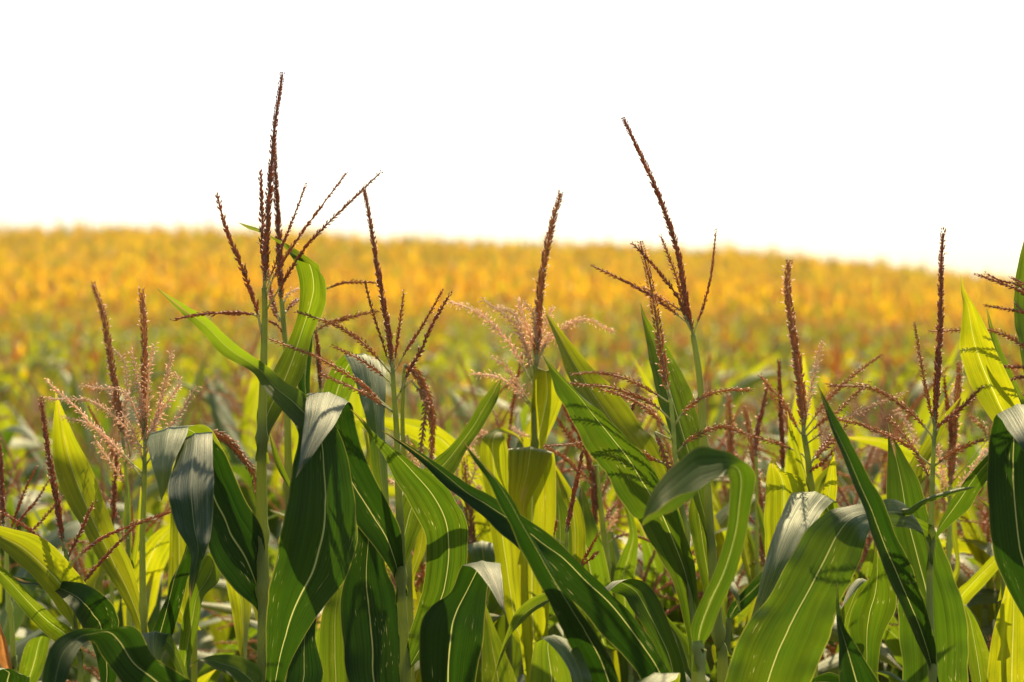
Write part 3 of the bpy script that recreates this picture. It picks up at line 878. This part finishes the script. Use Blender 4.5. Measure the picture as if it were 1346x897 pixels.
p = Plant('P11b', 3.3, [(1205, 640), (1202, 700), (1200, 900)], (6, 10),
          'corn plant with narrow bright yellow leaf slanting up behind the black straight spike', low=3)
p.leaf([(1194, 665, 1210, 660), (1193, 617, 1212, 622), (1211, 585, 1229, 590), (1232, 555, 1244, 557), (1263, 522)], [0, 4, 6], 'y', .2)
p.leaf([(1196, 700, 1206, 700), (1200, 640, 1208, 646), (1212, 622, 1218, 627), (1224, 612)], [0, 3], 'y', .2)
p.leaf([(1130, 935, 1160, 930), (1124, 862, 1156, 856), (1114, 825, 1172, 808), (1124, 790, 1178, 780), (1142, 760, 1167, 745), (1148, 735, 1160, 728), (1152, 712)], [-14, -18, -20], 'm', .14)
p.leaf([(1115, 900, 1140, 890), (1105, 830, 1116, 830), (1108, 795, 1132, 788), (1122, 766, 1140, 768), (1126, 761, 1139, 763), (1115, 774, 1125, 776), (1106, 800)], [-4, -8, -8, -8, -10, -14], 'g', .12)

p = Plant('P12', 3.1, [(1376, 470), (1382, 600), (1386, 900)], (7, 12),
          'corn plant at the right edge, bare branches reaching in, dark leaf folding to grey', [(1385, 880)])
p.tassel([(1376, 468), (1372, 400), (1368, 330), (1370, 270)], 't', 1.0, [
    ('n', .65, [(1377, 480), (1346, 455), (1320, 440), (1290, 432), (1265, 434), (1222, 436)]),
    ('t', .7, [(1376, 420), (1346, 386), (1320, 374), (1283, 361)]),
    ('t', .6, [(1375, 405), (1340, 376), (1318, 370), (1296, 360)]),
    ('t', .6, [(1374, 395), (1346, 374), (1329, 365)]),
    ('t', .65, [(1377, 430), (1346, 412), (1320, 406), (1295, 402)]),
    ('t', .6, [(1376, 425), (1346, 410), (1334, 398)]),
    ('t', .7, [(1378, 490), (1346, 483), (1310, 482), (1286, 480)]),
    ('t', .65, [(1378, 500), (1346, 495), (1316, 504)]),
    ('n', .6, [(1379, 560), (1360, 530), (1338, 516)])])
p.leaf([(1378, 610, 1388, 600), (1350, 510, 1380, 505), (1336, 445, 1372, 440), (1331, 398, 1366, 398), (1335, 362, 1364, 365), (1343, 325, 1358, 330), (1353, 285)], [0, 6, 8], 'g', .15)
p.leaf([(1386, 890, 1400, 876), (1342, 806, 1386, 812), (1317, 757, 1386, 765), (1303, 715, 1380, 715), (1297, 640, 1372, 640), (1299, 575, 1370, 570), (1303, 550, 1370, 536), (1309, 543, 1368, 530),
        (1316, 550, 1372, 538), (1328, 566, 1378, 560), (1348, 597, 1380, 600), (1368, 650)], [0, -8, -12, -14, -15, -16, -18, -21, -26, -31, -34, -35], 'd', .1, .1, .02)
p.leaf([(1370, 640, 1384, 620), (1303, 552, 1346, 545), (1277, 510, 1334, 513), (1264, 476, 1316, 476), (1260, 444, 1300, 441), (1265, 405, 1282, 405), (1263, 383, 1269, 383), (1263, 362)], [0, -4, -8, -8], 'y', .14, .2)
p.leaf([(1370, 600, 1384, 590), (1336, 520, 1346, 524), (1314, 480, 1327, 485), (1301, 438, 1309, 440), (1297, 405)], [0, 2], 'g', .2)

p = Plant('P13', 3.6, [(1249, 640), (1248, 700), (1246, 900)], (5, 9),
          'corn plant with dense dusky red tassel just right of the black straight spike', [(1247, 720)])
p.tassel([(1249, 637), (1253, 578), (1258, 529), (1261, 478)], 'n', 1.1, [
    ('t', .9, [(1249, 600), (1250, 570), (1248, 549), (1243, 517), (1241, 496)]),
    ('o', .85, [(1247, 560), (1250, 536), (1252, 512)]),
    ('o', .9, [(1244, 650), (1241, 630), (1238, 617), (1233, 585)]),
    ('o', .8, [(1250, 645), (1263, 637), (1281, 612), (1297, 588)]),
    ('o', .8, [(1246, 640), (1228, 620), (1206, 588), (1192, 556), (1180, 540)]),
    ('n', .8, [(1252, 620), (1280, 595), (1298, 578), (1292, 561), (1275, 546)][2:]),
    ('t', .7, [(1249, 660), (1262, 668), (1280, 655), (1294, 640)])], bare=0)
p.leaf([(1242, 800, 1262, 815), (1258, 776, 1271, 793), (1280, 754, 1293, 768), (1307, 728, 1316, 742), (1346, 690)], [0, -6, -8], 'y', .2, .5)
p.leaf([(1256, 745, 1262, 745), (1250, 700, 1258, 700), (1250, 640, 1257, 640), (1253, 600)], [0, 4], 'y', .2)

p = Plant('P13b', 3.3, [(1318, 700), (1320, 800), (1322, 900)], (6, 10),
          'corn plant with broad glowing yellow leaf low in the right corner', low=3)
p.leaf([(1300, 965, 1366, 965), (1297, 895, 1362, 895), (1306, 830, 1358, 830), (1317, 790, 1348, 790), (1323, 765, 1337, 762), (1333, 730)], [-6, -10], 'y', .12)
p.leaf([(1290, 950, 1310, 950), (1270, 860, 1302, 870), (1267, 815, 1287, 824), (1266, 795, 1272, 797), (1280, 808, 1282, 811), (1299, 842)], [-2, -4, -6], 'g', .15)
p.leaf([(1316, 760, 1324, 756), (1310, 720, 1325, 715), (1318, 690, 1330, 700), (1300, 670, 1306, 668), (1285, 655)], [0, 6], 'y', .15)

# plants that stand a little nearer, their stalks below the picture
p = Plant('PF1', 2.85, [(835, 950), (836, 1000)], (12, 13),
          'near corn plant with two dark crossing leaves slanting up to the left in the middle')
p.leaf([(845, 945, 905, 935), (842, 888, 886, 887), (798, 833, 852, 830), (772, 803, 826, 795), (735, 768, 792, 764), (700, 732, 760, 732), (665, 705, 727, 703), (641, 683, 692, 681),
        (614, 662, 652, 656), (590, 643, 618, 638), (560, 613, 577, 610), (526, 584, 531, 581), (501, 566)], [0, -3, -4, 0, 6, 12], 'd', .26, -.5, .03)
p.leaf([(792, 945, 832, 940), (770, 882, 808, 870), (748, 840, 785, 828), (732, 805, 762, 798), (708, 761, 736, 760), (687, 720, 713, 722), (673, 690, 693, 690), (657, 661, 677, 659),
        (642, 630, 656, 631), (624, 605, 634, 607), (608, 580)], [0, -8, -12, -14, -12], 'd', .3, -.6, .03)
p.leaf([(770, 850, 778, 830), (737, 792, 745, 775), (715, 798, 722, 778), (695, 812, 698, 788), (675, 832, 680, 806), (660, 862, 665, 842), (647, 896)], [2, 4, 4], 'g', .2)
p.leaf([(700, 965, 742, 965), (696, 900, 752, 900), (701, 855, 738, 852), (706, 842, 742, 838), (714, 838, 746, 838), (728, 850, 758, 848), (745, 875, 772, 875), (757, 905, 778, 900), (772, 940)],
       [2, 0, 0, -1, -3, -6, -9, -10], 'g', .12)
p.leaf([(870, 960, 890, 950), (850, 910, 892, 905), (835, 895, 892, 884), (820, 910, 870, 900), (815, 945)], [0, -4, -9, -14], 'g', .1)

p = Plant('PF2', 2.8, [(285, 945), (286, 1000)], (12, 13),
          'near corn plant with low dark leaf arching to a grey drooping end, bottom left')
p.leaf([(255, 965, 285, 950), (215, 945, 276, 912), (168, 905, 240, 887), (150, 884, 203, 864), (132, 860, 182, 828), (124, 845, 163, 822), (116, 842, 136, 826), (108, 848, 100, 828),
        (97, 868, 68, 850), (86, 900, 55, 900), (70, 960)], [0, -2, -4, -5, -6, -7, -10, -14, -17, -19], 'd', .1, .2, .02)
p.leaf([(275, 960, 290, 950), (250, 930, 262, 915), (222, 860, 230, 845), (186, 832, 222, 834), (188, 842, 212, 864), (205, 880)], [0, 6, 10, 8, 5], 'g', .15)
p.leaf([(290, 960, 300, 950), (328, 930, 345, 890), (308, 893, 328, 870), (282, 880, 305, 862), (262, 868, 272, 864), (250, 876)], [0, 4, 6], 'g', .15, .5)

p = Plant('PF3', 2.85, [(1150, 955), (1150, 1000)], (12, 13),
          'near corn plant with dark needle-pointed leaf standing at the bottom, right of the huge leaf')
p.leaf([(1115, 965, 1185, 955), (1102, 897, 1154, 897), (1101, 851, 1127, 851), (1099, 815, 1108, 820), (1099, 790, 1103, 792), (1101, 766)], [-2, -6, -6], 'd', .2, .3)
p.leaf([(1160, 960, 1170, 950), (1186, 915, 1195, 905), (1160, 885, 1185, 892), (1148, 882)], [0, -4, -6], 'g', .2)
p.leaf([(1130, 960, 1140, 950), (1105, 915, 1115, 900), (1062, 905, 1090, 885), (1030, 915, 1050, 900)], [0, 6, 8], 'd', .2)

# ------------------------------------------------------------------ the rows behind: whole plants, then the far field
def proto(seed, parts=True):
    """one corn plant of the rows behind, about 1.9 m with its tassel"""
    rng = random.Random(seed)
    H = rng.uniform(1.47, 1.62)
    lean = rng.uniform(-.03, .03)
    g = Geo()
    P = np.array([[lean * (z / H) ** 2, 0, z] for z in (-.02, .4, .8, 1.2, H - .15, H)])
    g.tube(spline(P, 4), np.interp(spline(P, 4)[:, 2], [0, 1, H], [.012, .0095, .0042]), 0, 6)
    leaves = []
    a0 = rng.uniform(0, 6.28)
    nl = 11
    for i in range(nl):
        z = .42 + (H - .52) * i / (nl - 1) + rng.uniform(-.02, .02)
        up = i / (nl - 1)
        az = a0 + (i % 2) * math.pi + rng.uniform(-.5, .5)
        ln = rng.uniform(.55, .72) * (1 - .35 * max(0, up - .7) / .3)
        me = free_leaf('leaf', (lean * (z / H) ** 2, 0, z), az, ln, rng.uniform(.055, .08), rng,
                       rise=.95 + .42 * up + rng.uniform(-.1, .15), droop=rng.uniform(.35, 2.0) * (1.1 - .35 * up), nseg=14 if parts else 9, nx=6 if parts else 4)
        leaves.append((me, 'gym'[rng.choice([0, 0, 2, 2, 2] if up < .5 else [0, 0, 1, 1, 2])]))
    t = Geo()
    top = np.array([lean, 0, H])
    sty = rng.choice(['n', 'n', 't', 'o', 't'])
    ln = rng.uniform(.22, .33)
    t.tube(np.array([top, top + [0, 0, .05]]), .0024, 1, 5)
    bend = np.array([rng.uniform(-.14, .14), rng.uniform(-.14, .14), 0])
    spikelets(t, np.array([top + np.array([0, 0, .04 + ln * k]) + bend * k * k for k in (0, .33, .66, 1)]), sty, .85, rng, .03, .62, True)
    for b in range(rng.randint(5, 9)):
        az = rng.uniform(0, 6.28)
        el = rng.uniform(.5, 1.25)
        h = np.array([math.cos(az), math.sin(az), 0])
        bl = rng.uniform(.11, .20)
        p0 = top + [0, 0, rng.uniform(0, .09)]
        pts = [p0]
        for k in range(4):
            pts.append(pts[-1] + (h * math.cos(el) + np.array([0, 0, math.sin(el)])) * bl / 4)
            el -= rng.uniform(-.1, .5)
        spikelets(t, np.array(pts), sty, .85, rng, .1, .62)
    return H, g, leaves, t, sty


def join_meshes(name, items):
    """several meshes as one, material slots kept"""
    vs, fs, mi, mats, k, uvs = [], [], [], [], 0, []
    for me, ms in items:
        n = len(me.vertices)
        co = np.empty(n * 3)
        me.vertices.foreach_get('co', co)
        vs.append(co.reshape(-1, 3))
        idx = []
        for m in ms:
            if m not in mats:
                mats.append(m)
            idx.append(mats.index(m))
        for p_ in me.polygons:
            fs.append(tuple(v + k for v in p_.vertices))
            mi.append(idx[p_.material_index])
        if me.uv_layers:
            u = np.empty(len(me.loops) * 2)
            me.uv_layers[0].data.foreach_get('uv', u)
            uvs.append(u)
        else:
            uvs.append(np.zeros(len(me.loops) * 2))
        k += n
    me = bpy.data.meshes.new(name)
    me.from_pydata(np.vstack(vs).tolist(), [], fs)
    me.polygons.foreach_set('material_index', mi)
    me.polygons.foreach_set('use_smooth', [True] * len(fs))
    uv = me.uv_layers.new(name='UVMap')
    uv.data.foreach_set('uv', np.concatenate(uvs))
    for m in mats:
        me.materials.append(m)
    me.update()
    return me


def geo_mesh(g, name, mats):
    o = g.build(name, mats)
    me = o.data
    bpy.data.objects.remove(o)
    return me


PROTO = []
for sd_ in range(9):
    H, g, leaves, t, sty = proto(100 + sd_)
    ms = geo_mesh(g, 'stalk', [M['stalk']])
    tm = [M[k] for k in TMATS[sty]]
    mt = geo_mesh(t, 'tassel', tm)
    for me, k in leaves:
        me.materials.append(M[k])
    whole = join_meshes('corn_plant', [(ms, [M['stalk']]), (mt, tm)] + [(me, [M[k]]) for me, k in leaves])
    PROTO.append((ms, mt, leaves, whole))

MIDLABEL = ('blurred corn plant with red-brown tassel in the crowded rows close behind the front plants',
            'small blurred corn plant with brownish tassel in the rows farther behind the front plants')
rng = random.Random(5)
spots = []
for k in range(30):                                  # the crowd of thin tassels at the right
    x_ = rng.uniform(930, 1350) if k < 21 else rng.uniform(420, 800)
    y_ = rng.uniform(3.8, 4.6)
    spots.append(((x_ - 673) / F * y_, y_))
Y = 3.95
while len(spots) < 262:
    hw = .2125 * Y + .10
    x = -hw + rng.uniform(0, .1)
    while x < hw:
        spots.append((x + rng.uniform(-.04, .04), Y + rng.uniform(-.14, .14)))
        x += rng.uniform(.13, .19) if Y < 6 else rng.uniform(.19, .27)
    Y += .62
spots = spots[:262]
MID_END = Y
for i, (x, y) in enumerate(spots):
    ms, mt, leaves, whole = PROTO[rng.randrange(len(PROTO))]
    sc = rng.uniform(.97, 1.08) * (1.0 if y > 5.5 else .985 if i < 30 else .955)
    near = i < 110
    if near:
        o = thing('corn_plant', MIDLABEL[0], 'corn plant', (x, y, 0), 'corn plants in the rows close behind')
        for nm, me in [('stalk', ms), ('tassel', mt)] + [('leaf', l_[0]) for l_ in leaves]:
            c = bpy.data.objects.new(nm, me)
            COL.objects.link(c)
            c.parent = o
    else:
        o = bpy.data.objects.new('corn_plant', whole)
        COL.objects.link(o)
        o.location = (x, y, 0)
        o['label'], o['category'], o['group'] = MIDLABEL[1], 'corn plant', 'corn plants in the rows farther behind'
    o.rotation_euler = (rng.uniform(-.08, .08), rng.uniform(-.08, .08), rng.uniform(0, 6.28))
    o.scale = (sc, sc, sc)

# terrain: level by the camera, then a long rise to a crest that falls away to the right
PROF_Y = np.array([0, 12, 21, 36, 60, 84, 113, 152])
PROF_P = np.array([0, 470, 455, 434, 404, 377, 346, 306])
PROF_Z = CZ + (448.5 - PROF_P) / F * PROF_Y - 1.86
PROF_Z[0:2] = 0, 0
PY = np.concatenate([PROF_Y, [166, 200, 260, 400, 700, 4000]])
PZ = np.concatenate([PROF_Z, [PROF_Z[-1] + .1, PROF_Z[-1] - .8, PROF_Z[-1] - 3.5, 0, -2, -4]])
CX = np.array([-60, -24, -14, -2, 6, 12, 20, 24, 60])
CF = np.array([1.05, 1.05, 1.05, .93, .90, .83, .63, .54, .3])


def ground_z(x, y):
    z = np.interp(y, PY, PZ)
    f = np.interp(np.asarray(x) * 110 / np.clip(y, 60, 260), CX, CF)
    return np.where(z > 0, z * f, z)


xs = np.concatenate([[-4000, -800, -200], np.linspace(-90, 90, 81), [200, 800, 4000]])
ys = np.concatenate([[-60, -20, 0, 6, 10, 12], np.linspace(15, 215, 70), [230, 250, 275, 300, 350, 400, 700, 1500, 4000]])
XX, YY = np.meshgrid(xs, ys)
ZZ = ground_z(XX, YY)
V = np.stack([XX, YY, ZZ], -1).reshape(-1, 3)
nx = len(xs)
fc = [(j * nx + i, j * nx + i + 1, (j + 1) * nx + i + 1, (j + 1) * nx + i) for j in range(len(ys) - 1) for i in range(nx - 1)]
me = bpy.data.meshes.new('ground')
me.from_pydata(V.tolist(), [], fc)
me.polygons.foreach_set('use_smooth', [True] * len(fc))
b = NT('soil')
co = b.n('TexCoord').outputs['Object']
n1 = b.noise(co, 1.3, 5, .6)
n2 = b.noise(co, 22, 4, .65)
c = b.ramp(b.math('MULTIPLY_ADD', n2, .6, b.math('MULTIPLY', n1, .4)), [(.3, (.055, .036, .020)), (.55, (.12, .085, .045)), (.75, (.20, .15, .08))])
d = b.n('BsdfDiffuse')
b.l(c, d.inputs[0])
bp = b.n('Bump')
bp.inputs['Distance'].default_value = .03
b.l(n2, bp.inputs['Height'])
b.l(bp.outputs[0], d.inputs['Normal'])
b.l(d.outputs[0], b.out.inputs[0])
go = link('ground', me, None, [b.m])
go['kind'] = 'structure'


def far_leaf_material(name, refl, trans, ripe_):
    b = NT(name)
    co = b.n('TexCoord').outputs['Object']
    nz = b.math('MULTIPLY_ADD', b.noise(co, .35, 4, .65), 2.4, -.7, clamp=True)
    n3 = b.math('MULTIPLY_ADD', b.noise(co, 3.0, 2, .6), 1.6, -.3, clamp=True)
    t = b.mix(nz, tuple(c * .7 for c in trans), trans)
    t = b.mix(b.math('MULTIPLY', n3, ripe_), t, (.90, .48, .002))
    d = b.n('BsdfDiffuse')
    d.inputs[0].default_value = (*refl, 1)
    tr = b.n('BsdfTranslucent')
    b.l(t, tr.inputs[0])
    a = b.n('AddShader')
    b.l(d.outputs[0], a.inputs[0])
    b.l(tr.outputs[0], a.inputs[1])
    g = b.n('BsdfGlossy')
    g.inputs['Roughness'].default_value = .4
    fr = b.n('Fresnel')
    fr.inputs[0].default_value = 1.4
    m = b.n('MixShader')
    b.l(b.math('MULTIPLY', b.math('MINIMUM', fr.outputs[0], .3), .10), m.inputs[0])
    b.l(a.outputs[0], m.inputs[1])
    b.l(g.outputs[0], m.inputs[2])
    b.l(m.outputs[0], b.out.inputs[0])
    return b.m


FARM = [far_leaf_material('field_leaf_green', (.04, .058, .006), (.27, .31, .002), .12),
        far_leaf_material('field_leaf_yellow', (.14, .10, .006), (.90, .51, .002), .35),
        None,
        plant_material('field_tassel_young', (.34, .28, .08), (.22, .19, .03), (.24, .20, .06), 3, .015)]
FARM[2] = (
        plant_material('field_tassel', (.62, .28, .06), (.36, .15, .02), (.50, .22, .05), 3, .015))


def far_template(rng, tassel=1.0, lite=False):
    """verts, quads, slots of one light plant of the far field"""
    v, q, m = [], [], []
    H = rng.uniform(1.47, 1.63)
    a0 = rng.uniform(0, 6.28)
    nl = 8 if lite else 13
    for i in range(nl):
        z = .7 + (H - .8) * i / (nl - 1)
        up = i / (nl - 1)
        az = a0 + (i % 2) * math.pi + rng.uniform(-.6, .6)
        ln = rng.uniform(.5, .7) * (1 - .3 * up) * (1 if lite else .78)
        wd = rng.uniform(.06, .085) * (1 if lite else .66)
        el = .85 + .5 * up
        h = np.array([math.cos(az), math.sin(az), 0])
        s_ = np.array([-math.sin(az), math.cos(az), 0])
        p_ = np.array([0, 0, z])
        tw = rng.uniform(-.8, .8)
        k = len(v)
        ns = 2 if lite else 4
        for j in range(ns + 1):
            t = j / ns
            ww = wd * ((.7, 1, .03) if lite else (.6, 1, .95, .65, .03))[j]
            d_ = h * math.cos(el) + np.array([0, 0, 1]) * math.sin(el)
            ac = s_ * math.cos(tw * t) + np.cross(d_, s_) * math.sin(tw * t)
            v += [p_ - ac * ww / 2, p_ + ac * ww / 2]
            p_ = p_ + d_ * ln / ns
            el -= rng.uniform(.1, .85) * 4 / ns
        for j in range(ns):
            q.append((k + 2 * j, k + 2 * j + 1, k + 2 * j + 3, k + 2 * j + 2))
            m.append(0)
    top = np.array([0, 0, H - .02])
    for b_ in range((5 if lite else 8) if tassel > .8 else 3):
        az, el = rng.uniform(0, 6.28), rng.uniform(.35, 1.2)
        ln, r_ = rng.uniform(.10, .18), (.0075 if lite else .0052) * tassel
        if b_ == 0:
            el, ln, r_ = 1.5, .28, .0075 * tassel
        h = np.array([math.cos(az) * math.cos(el), math.sin(az) * math.cos(el), math.sin(el)])
        e1 = np.cross(h, [.3, .2, .9])
        e1 /= np.linalg.norm(e1)
        e2 = np.cross(h, e1)
        p0 = top + [0, 0, rng.uniform(0, .08) if b_ else 0]
        k = len(v)
        for pt, rr in ((p0, r_ * .6), (p0 + h * ln * .6, r_), (p0 + h * ln - np.array([0, 0, .03 if b_ else 0]), r_ * .35)):
            for a in (0, 2.094, 4.189):
                v.append(pt + (e1 * math.cos(a) + e2 * math.sin(a)) * rr)
        for j in range(2):
            for c_ in range(3):
                q.append((k + 3 * j + c_, k + 3 * j + (c_ + 1) % 3, k + 3 * j + 3 + (c_ + 1) % 3, k + 3 * j + 3 + c_))
                m.append(2 if tassel > .8 else 3)
    return np.array(v), np.array(q), np.array(m)


rng = random.Random(11)
nr = np.random.default_rng(3)
TEMPL = [far_template(rng, rng.uniform(1.0, 1.4) if k % 2 else rng.uniform(.22, .42), k >= 10) for k in range(20)]
pts = []
Y = MID_END
while Y < 163:
    dens = 6.5 if Y < 30 else (5.0 if Y < 62 else (4.2 if Y < 110 else 3.4))
    rowgap = .72
    hw = .30 * Y + 5.0
    n = int(2 * hw * rowgap * dens)
    x = nr.uniform(-hw, hw, n)
    pts.append(np.stack([x, Y + nr.normal(0, .10, n)], 1))
    Y += rowgap
# the rows close by go on to both sides of the picture
for y0 in np.arange(3.3, MID_END, .62):
    h0 = .2125 * y0 + .25
    x = np.concatenate([nr.uniform(h0, h0 + 5, 26), nr.uniform(-h0 - 5, -h0, 26)])
    pts.append(np.stack([x, y0 + nr.normal(0, .08, len(x))], 1))
pts = np.vstack(pts)
N = len(pts)
ang = nr.uniform(0, 6.283, N)
scl = np.clip(nr.normal(1.0, np.where(pts[:, 1] > 125, .11, .08), N), .75, 1.42)
gz = ground_z(pts[:, 0], pts[:, 1])
# stands of taller and shorter growth, about a metre across
clump = nr.normal(0, 1, (400, 400))
scl = scl * (1 + .10 * np.clip(clump[(pts[:, 0] / 1.1 + 200).astype(int) % 400, (pts[:, 1] / 2.2).astype(int) % 400], -1.6, 2.2))
scl = np.where(pts[:, 1] < 55, np.clip(scl, .82, 1.08), scl)
# how far the plants have yellowed: a ripe band across the middle of the slope, greener below and on the crest
ripe = np.interp(pts[:, 1], [12, 36, 58, 74, 100, 120, 160], [.03, .06, .25, .88, .84, .62, .60])
which = 2 * nr.integers(0, 5, N) + (nr.uniform(0, 1, N) < .15 + .75 * ripe) + np.where(pts[:, 1] > 62, 10, 0)
vs, qs, mm, base = [], [], [], 0
for k in range(len(TEMPL)):
    v, q, m = TEMPL[k]
    ii = np.where(which == k)[0]
    ca, sa = np.cos(ang[ii]), np.sin(ang[ii])
    s_ = scl[ii][:, None]
    X = (v[None, :, 0] * ca[:, None] - v[None, :, 1] * sa[:, None]) * s_ + pts[ii, 0][:, None]
    Yv = (v[None, :, 0] * sa[:, None] + v[None, :, 1] * ca[:, None]) * s_ + pts[ii, 1][:, None]
    Z = v[None, :, 2] * s_ + gz[ii][:, None]
    vs.append(np.stack([X, Yv, Z], -1).reshape(-1, 3))
    qs.append((q[None] + (base + np.arange(len(ii)) * len(v))[:, None, None]).reshape(-1, 4))
    mk = np.repeat(m[None], len(ii), 0)
    yel = nr.uniform(0, 1, (len(ii), len(m))) < ripe[ii][:, None] * np.where(nr.uniform(0, 1, len(ii)) < .5, 1.25, .6)[:, None]
    mk = np.where((mk == 0) & yel, 1, mk)
    mm.append(mk.reshape(-1))
    base += len(ii) * len(v)
vs, qs, mm = np.vstack(vs), np.vstack(qs), np.concatenate(mm)
me = bpy.data.meshes.new('corn_field')
me.vertices.add(len(vs))
me.vertices.foreach_set('co', vs.ravel())
me.loops.add(len(qs) * 4)
me.loops.foreach_set('vertex_index', qs.ravel().astype(np.int32))
me.polygons.add(len(qs))
me.polygons.foreach_set('loop_start', np.arange(0, len(qs) * 4, 4, dtype=np.int32))
me.polygons.foreach_set('loop_total', np.full(len(qs), 4, dtype=np.int32))
me.polygons.foreach_set('material_index', mm.astype(np.int32))
me.update(calc_edges=True)
fo = link('corn_field', me, None, FARM)
fo['kind'] = 'stuff'
fo['label'] = 'golden corn field covering the hillside up to the skyline'
fo['category'] = 'corn field'
print('FAR', N, len(qs))

# ------------------------------------------------------------------ the warm summer air
hv = [(sx * 420, y_, z_) for sx in (-1, 1) for y_ in (-40, 520) for z_ in (-6, 14)]
me = bpy.data.meshes.new('haze')
me.from_pydata(hv, [], [(0, 1, 3, 2), (4, 6, 7, 5), (0, 4, 5, 1), (2, 3, 7, 6), (0, 2, 6, 4), (1, 5, 7, 3)])
b = NT('haze_air')
pv = b.n('VolumePrincipled')
pv.inputs['Color'].default_value = (1.0, .82, .52, 1)
pv.inputs['Density'].default_value = .0005
pv.inputs['Anisotropy'].default_value = .2
b.l(pv.outputs[0], b.out.inputs['Volume'])
hz = link('haze', me, None, [b.m])
hz['kind'] = 'stuff'
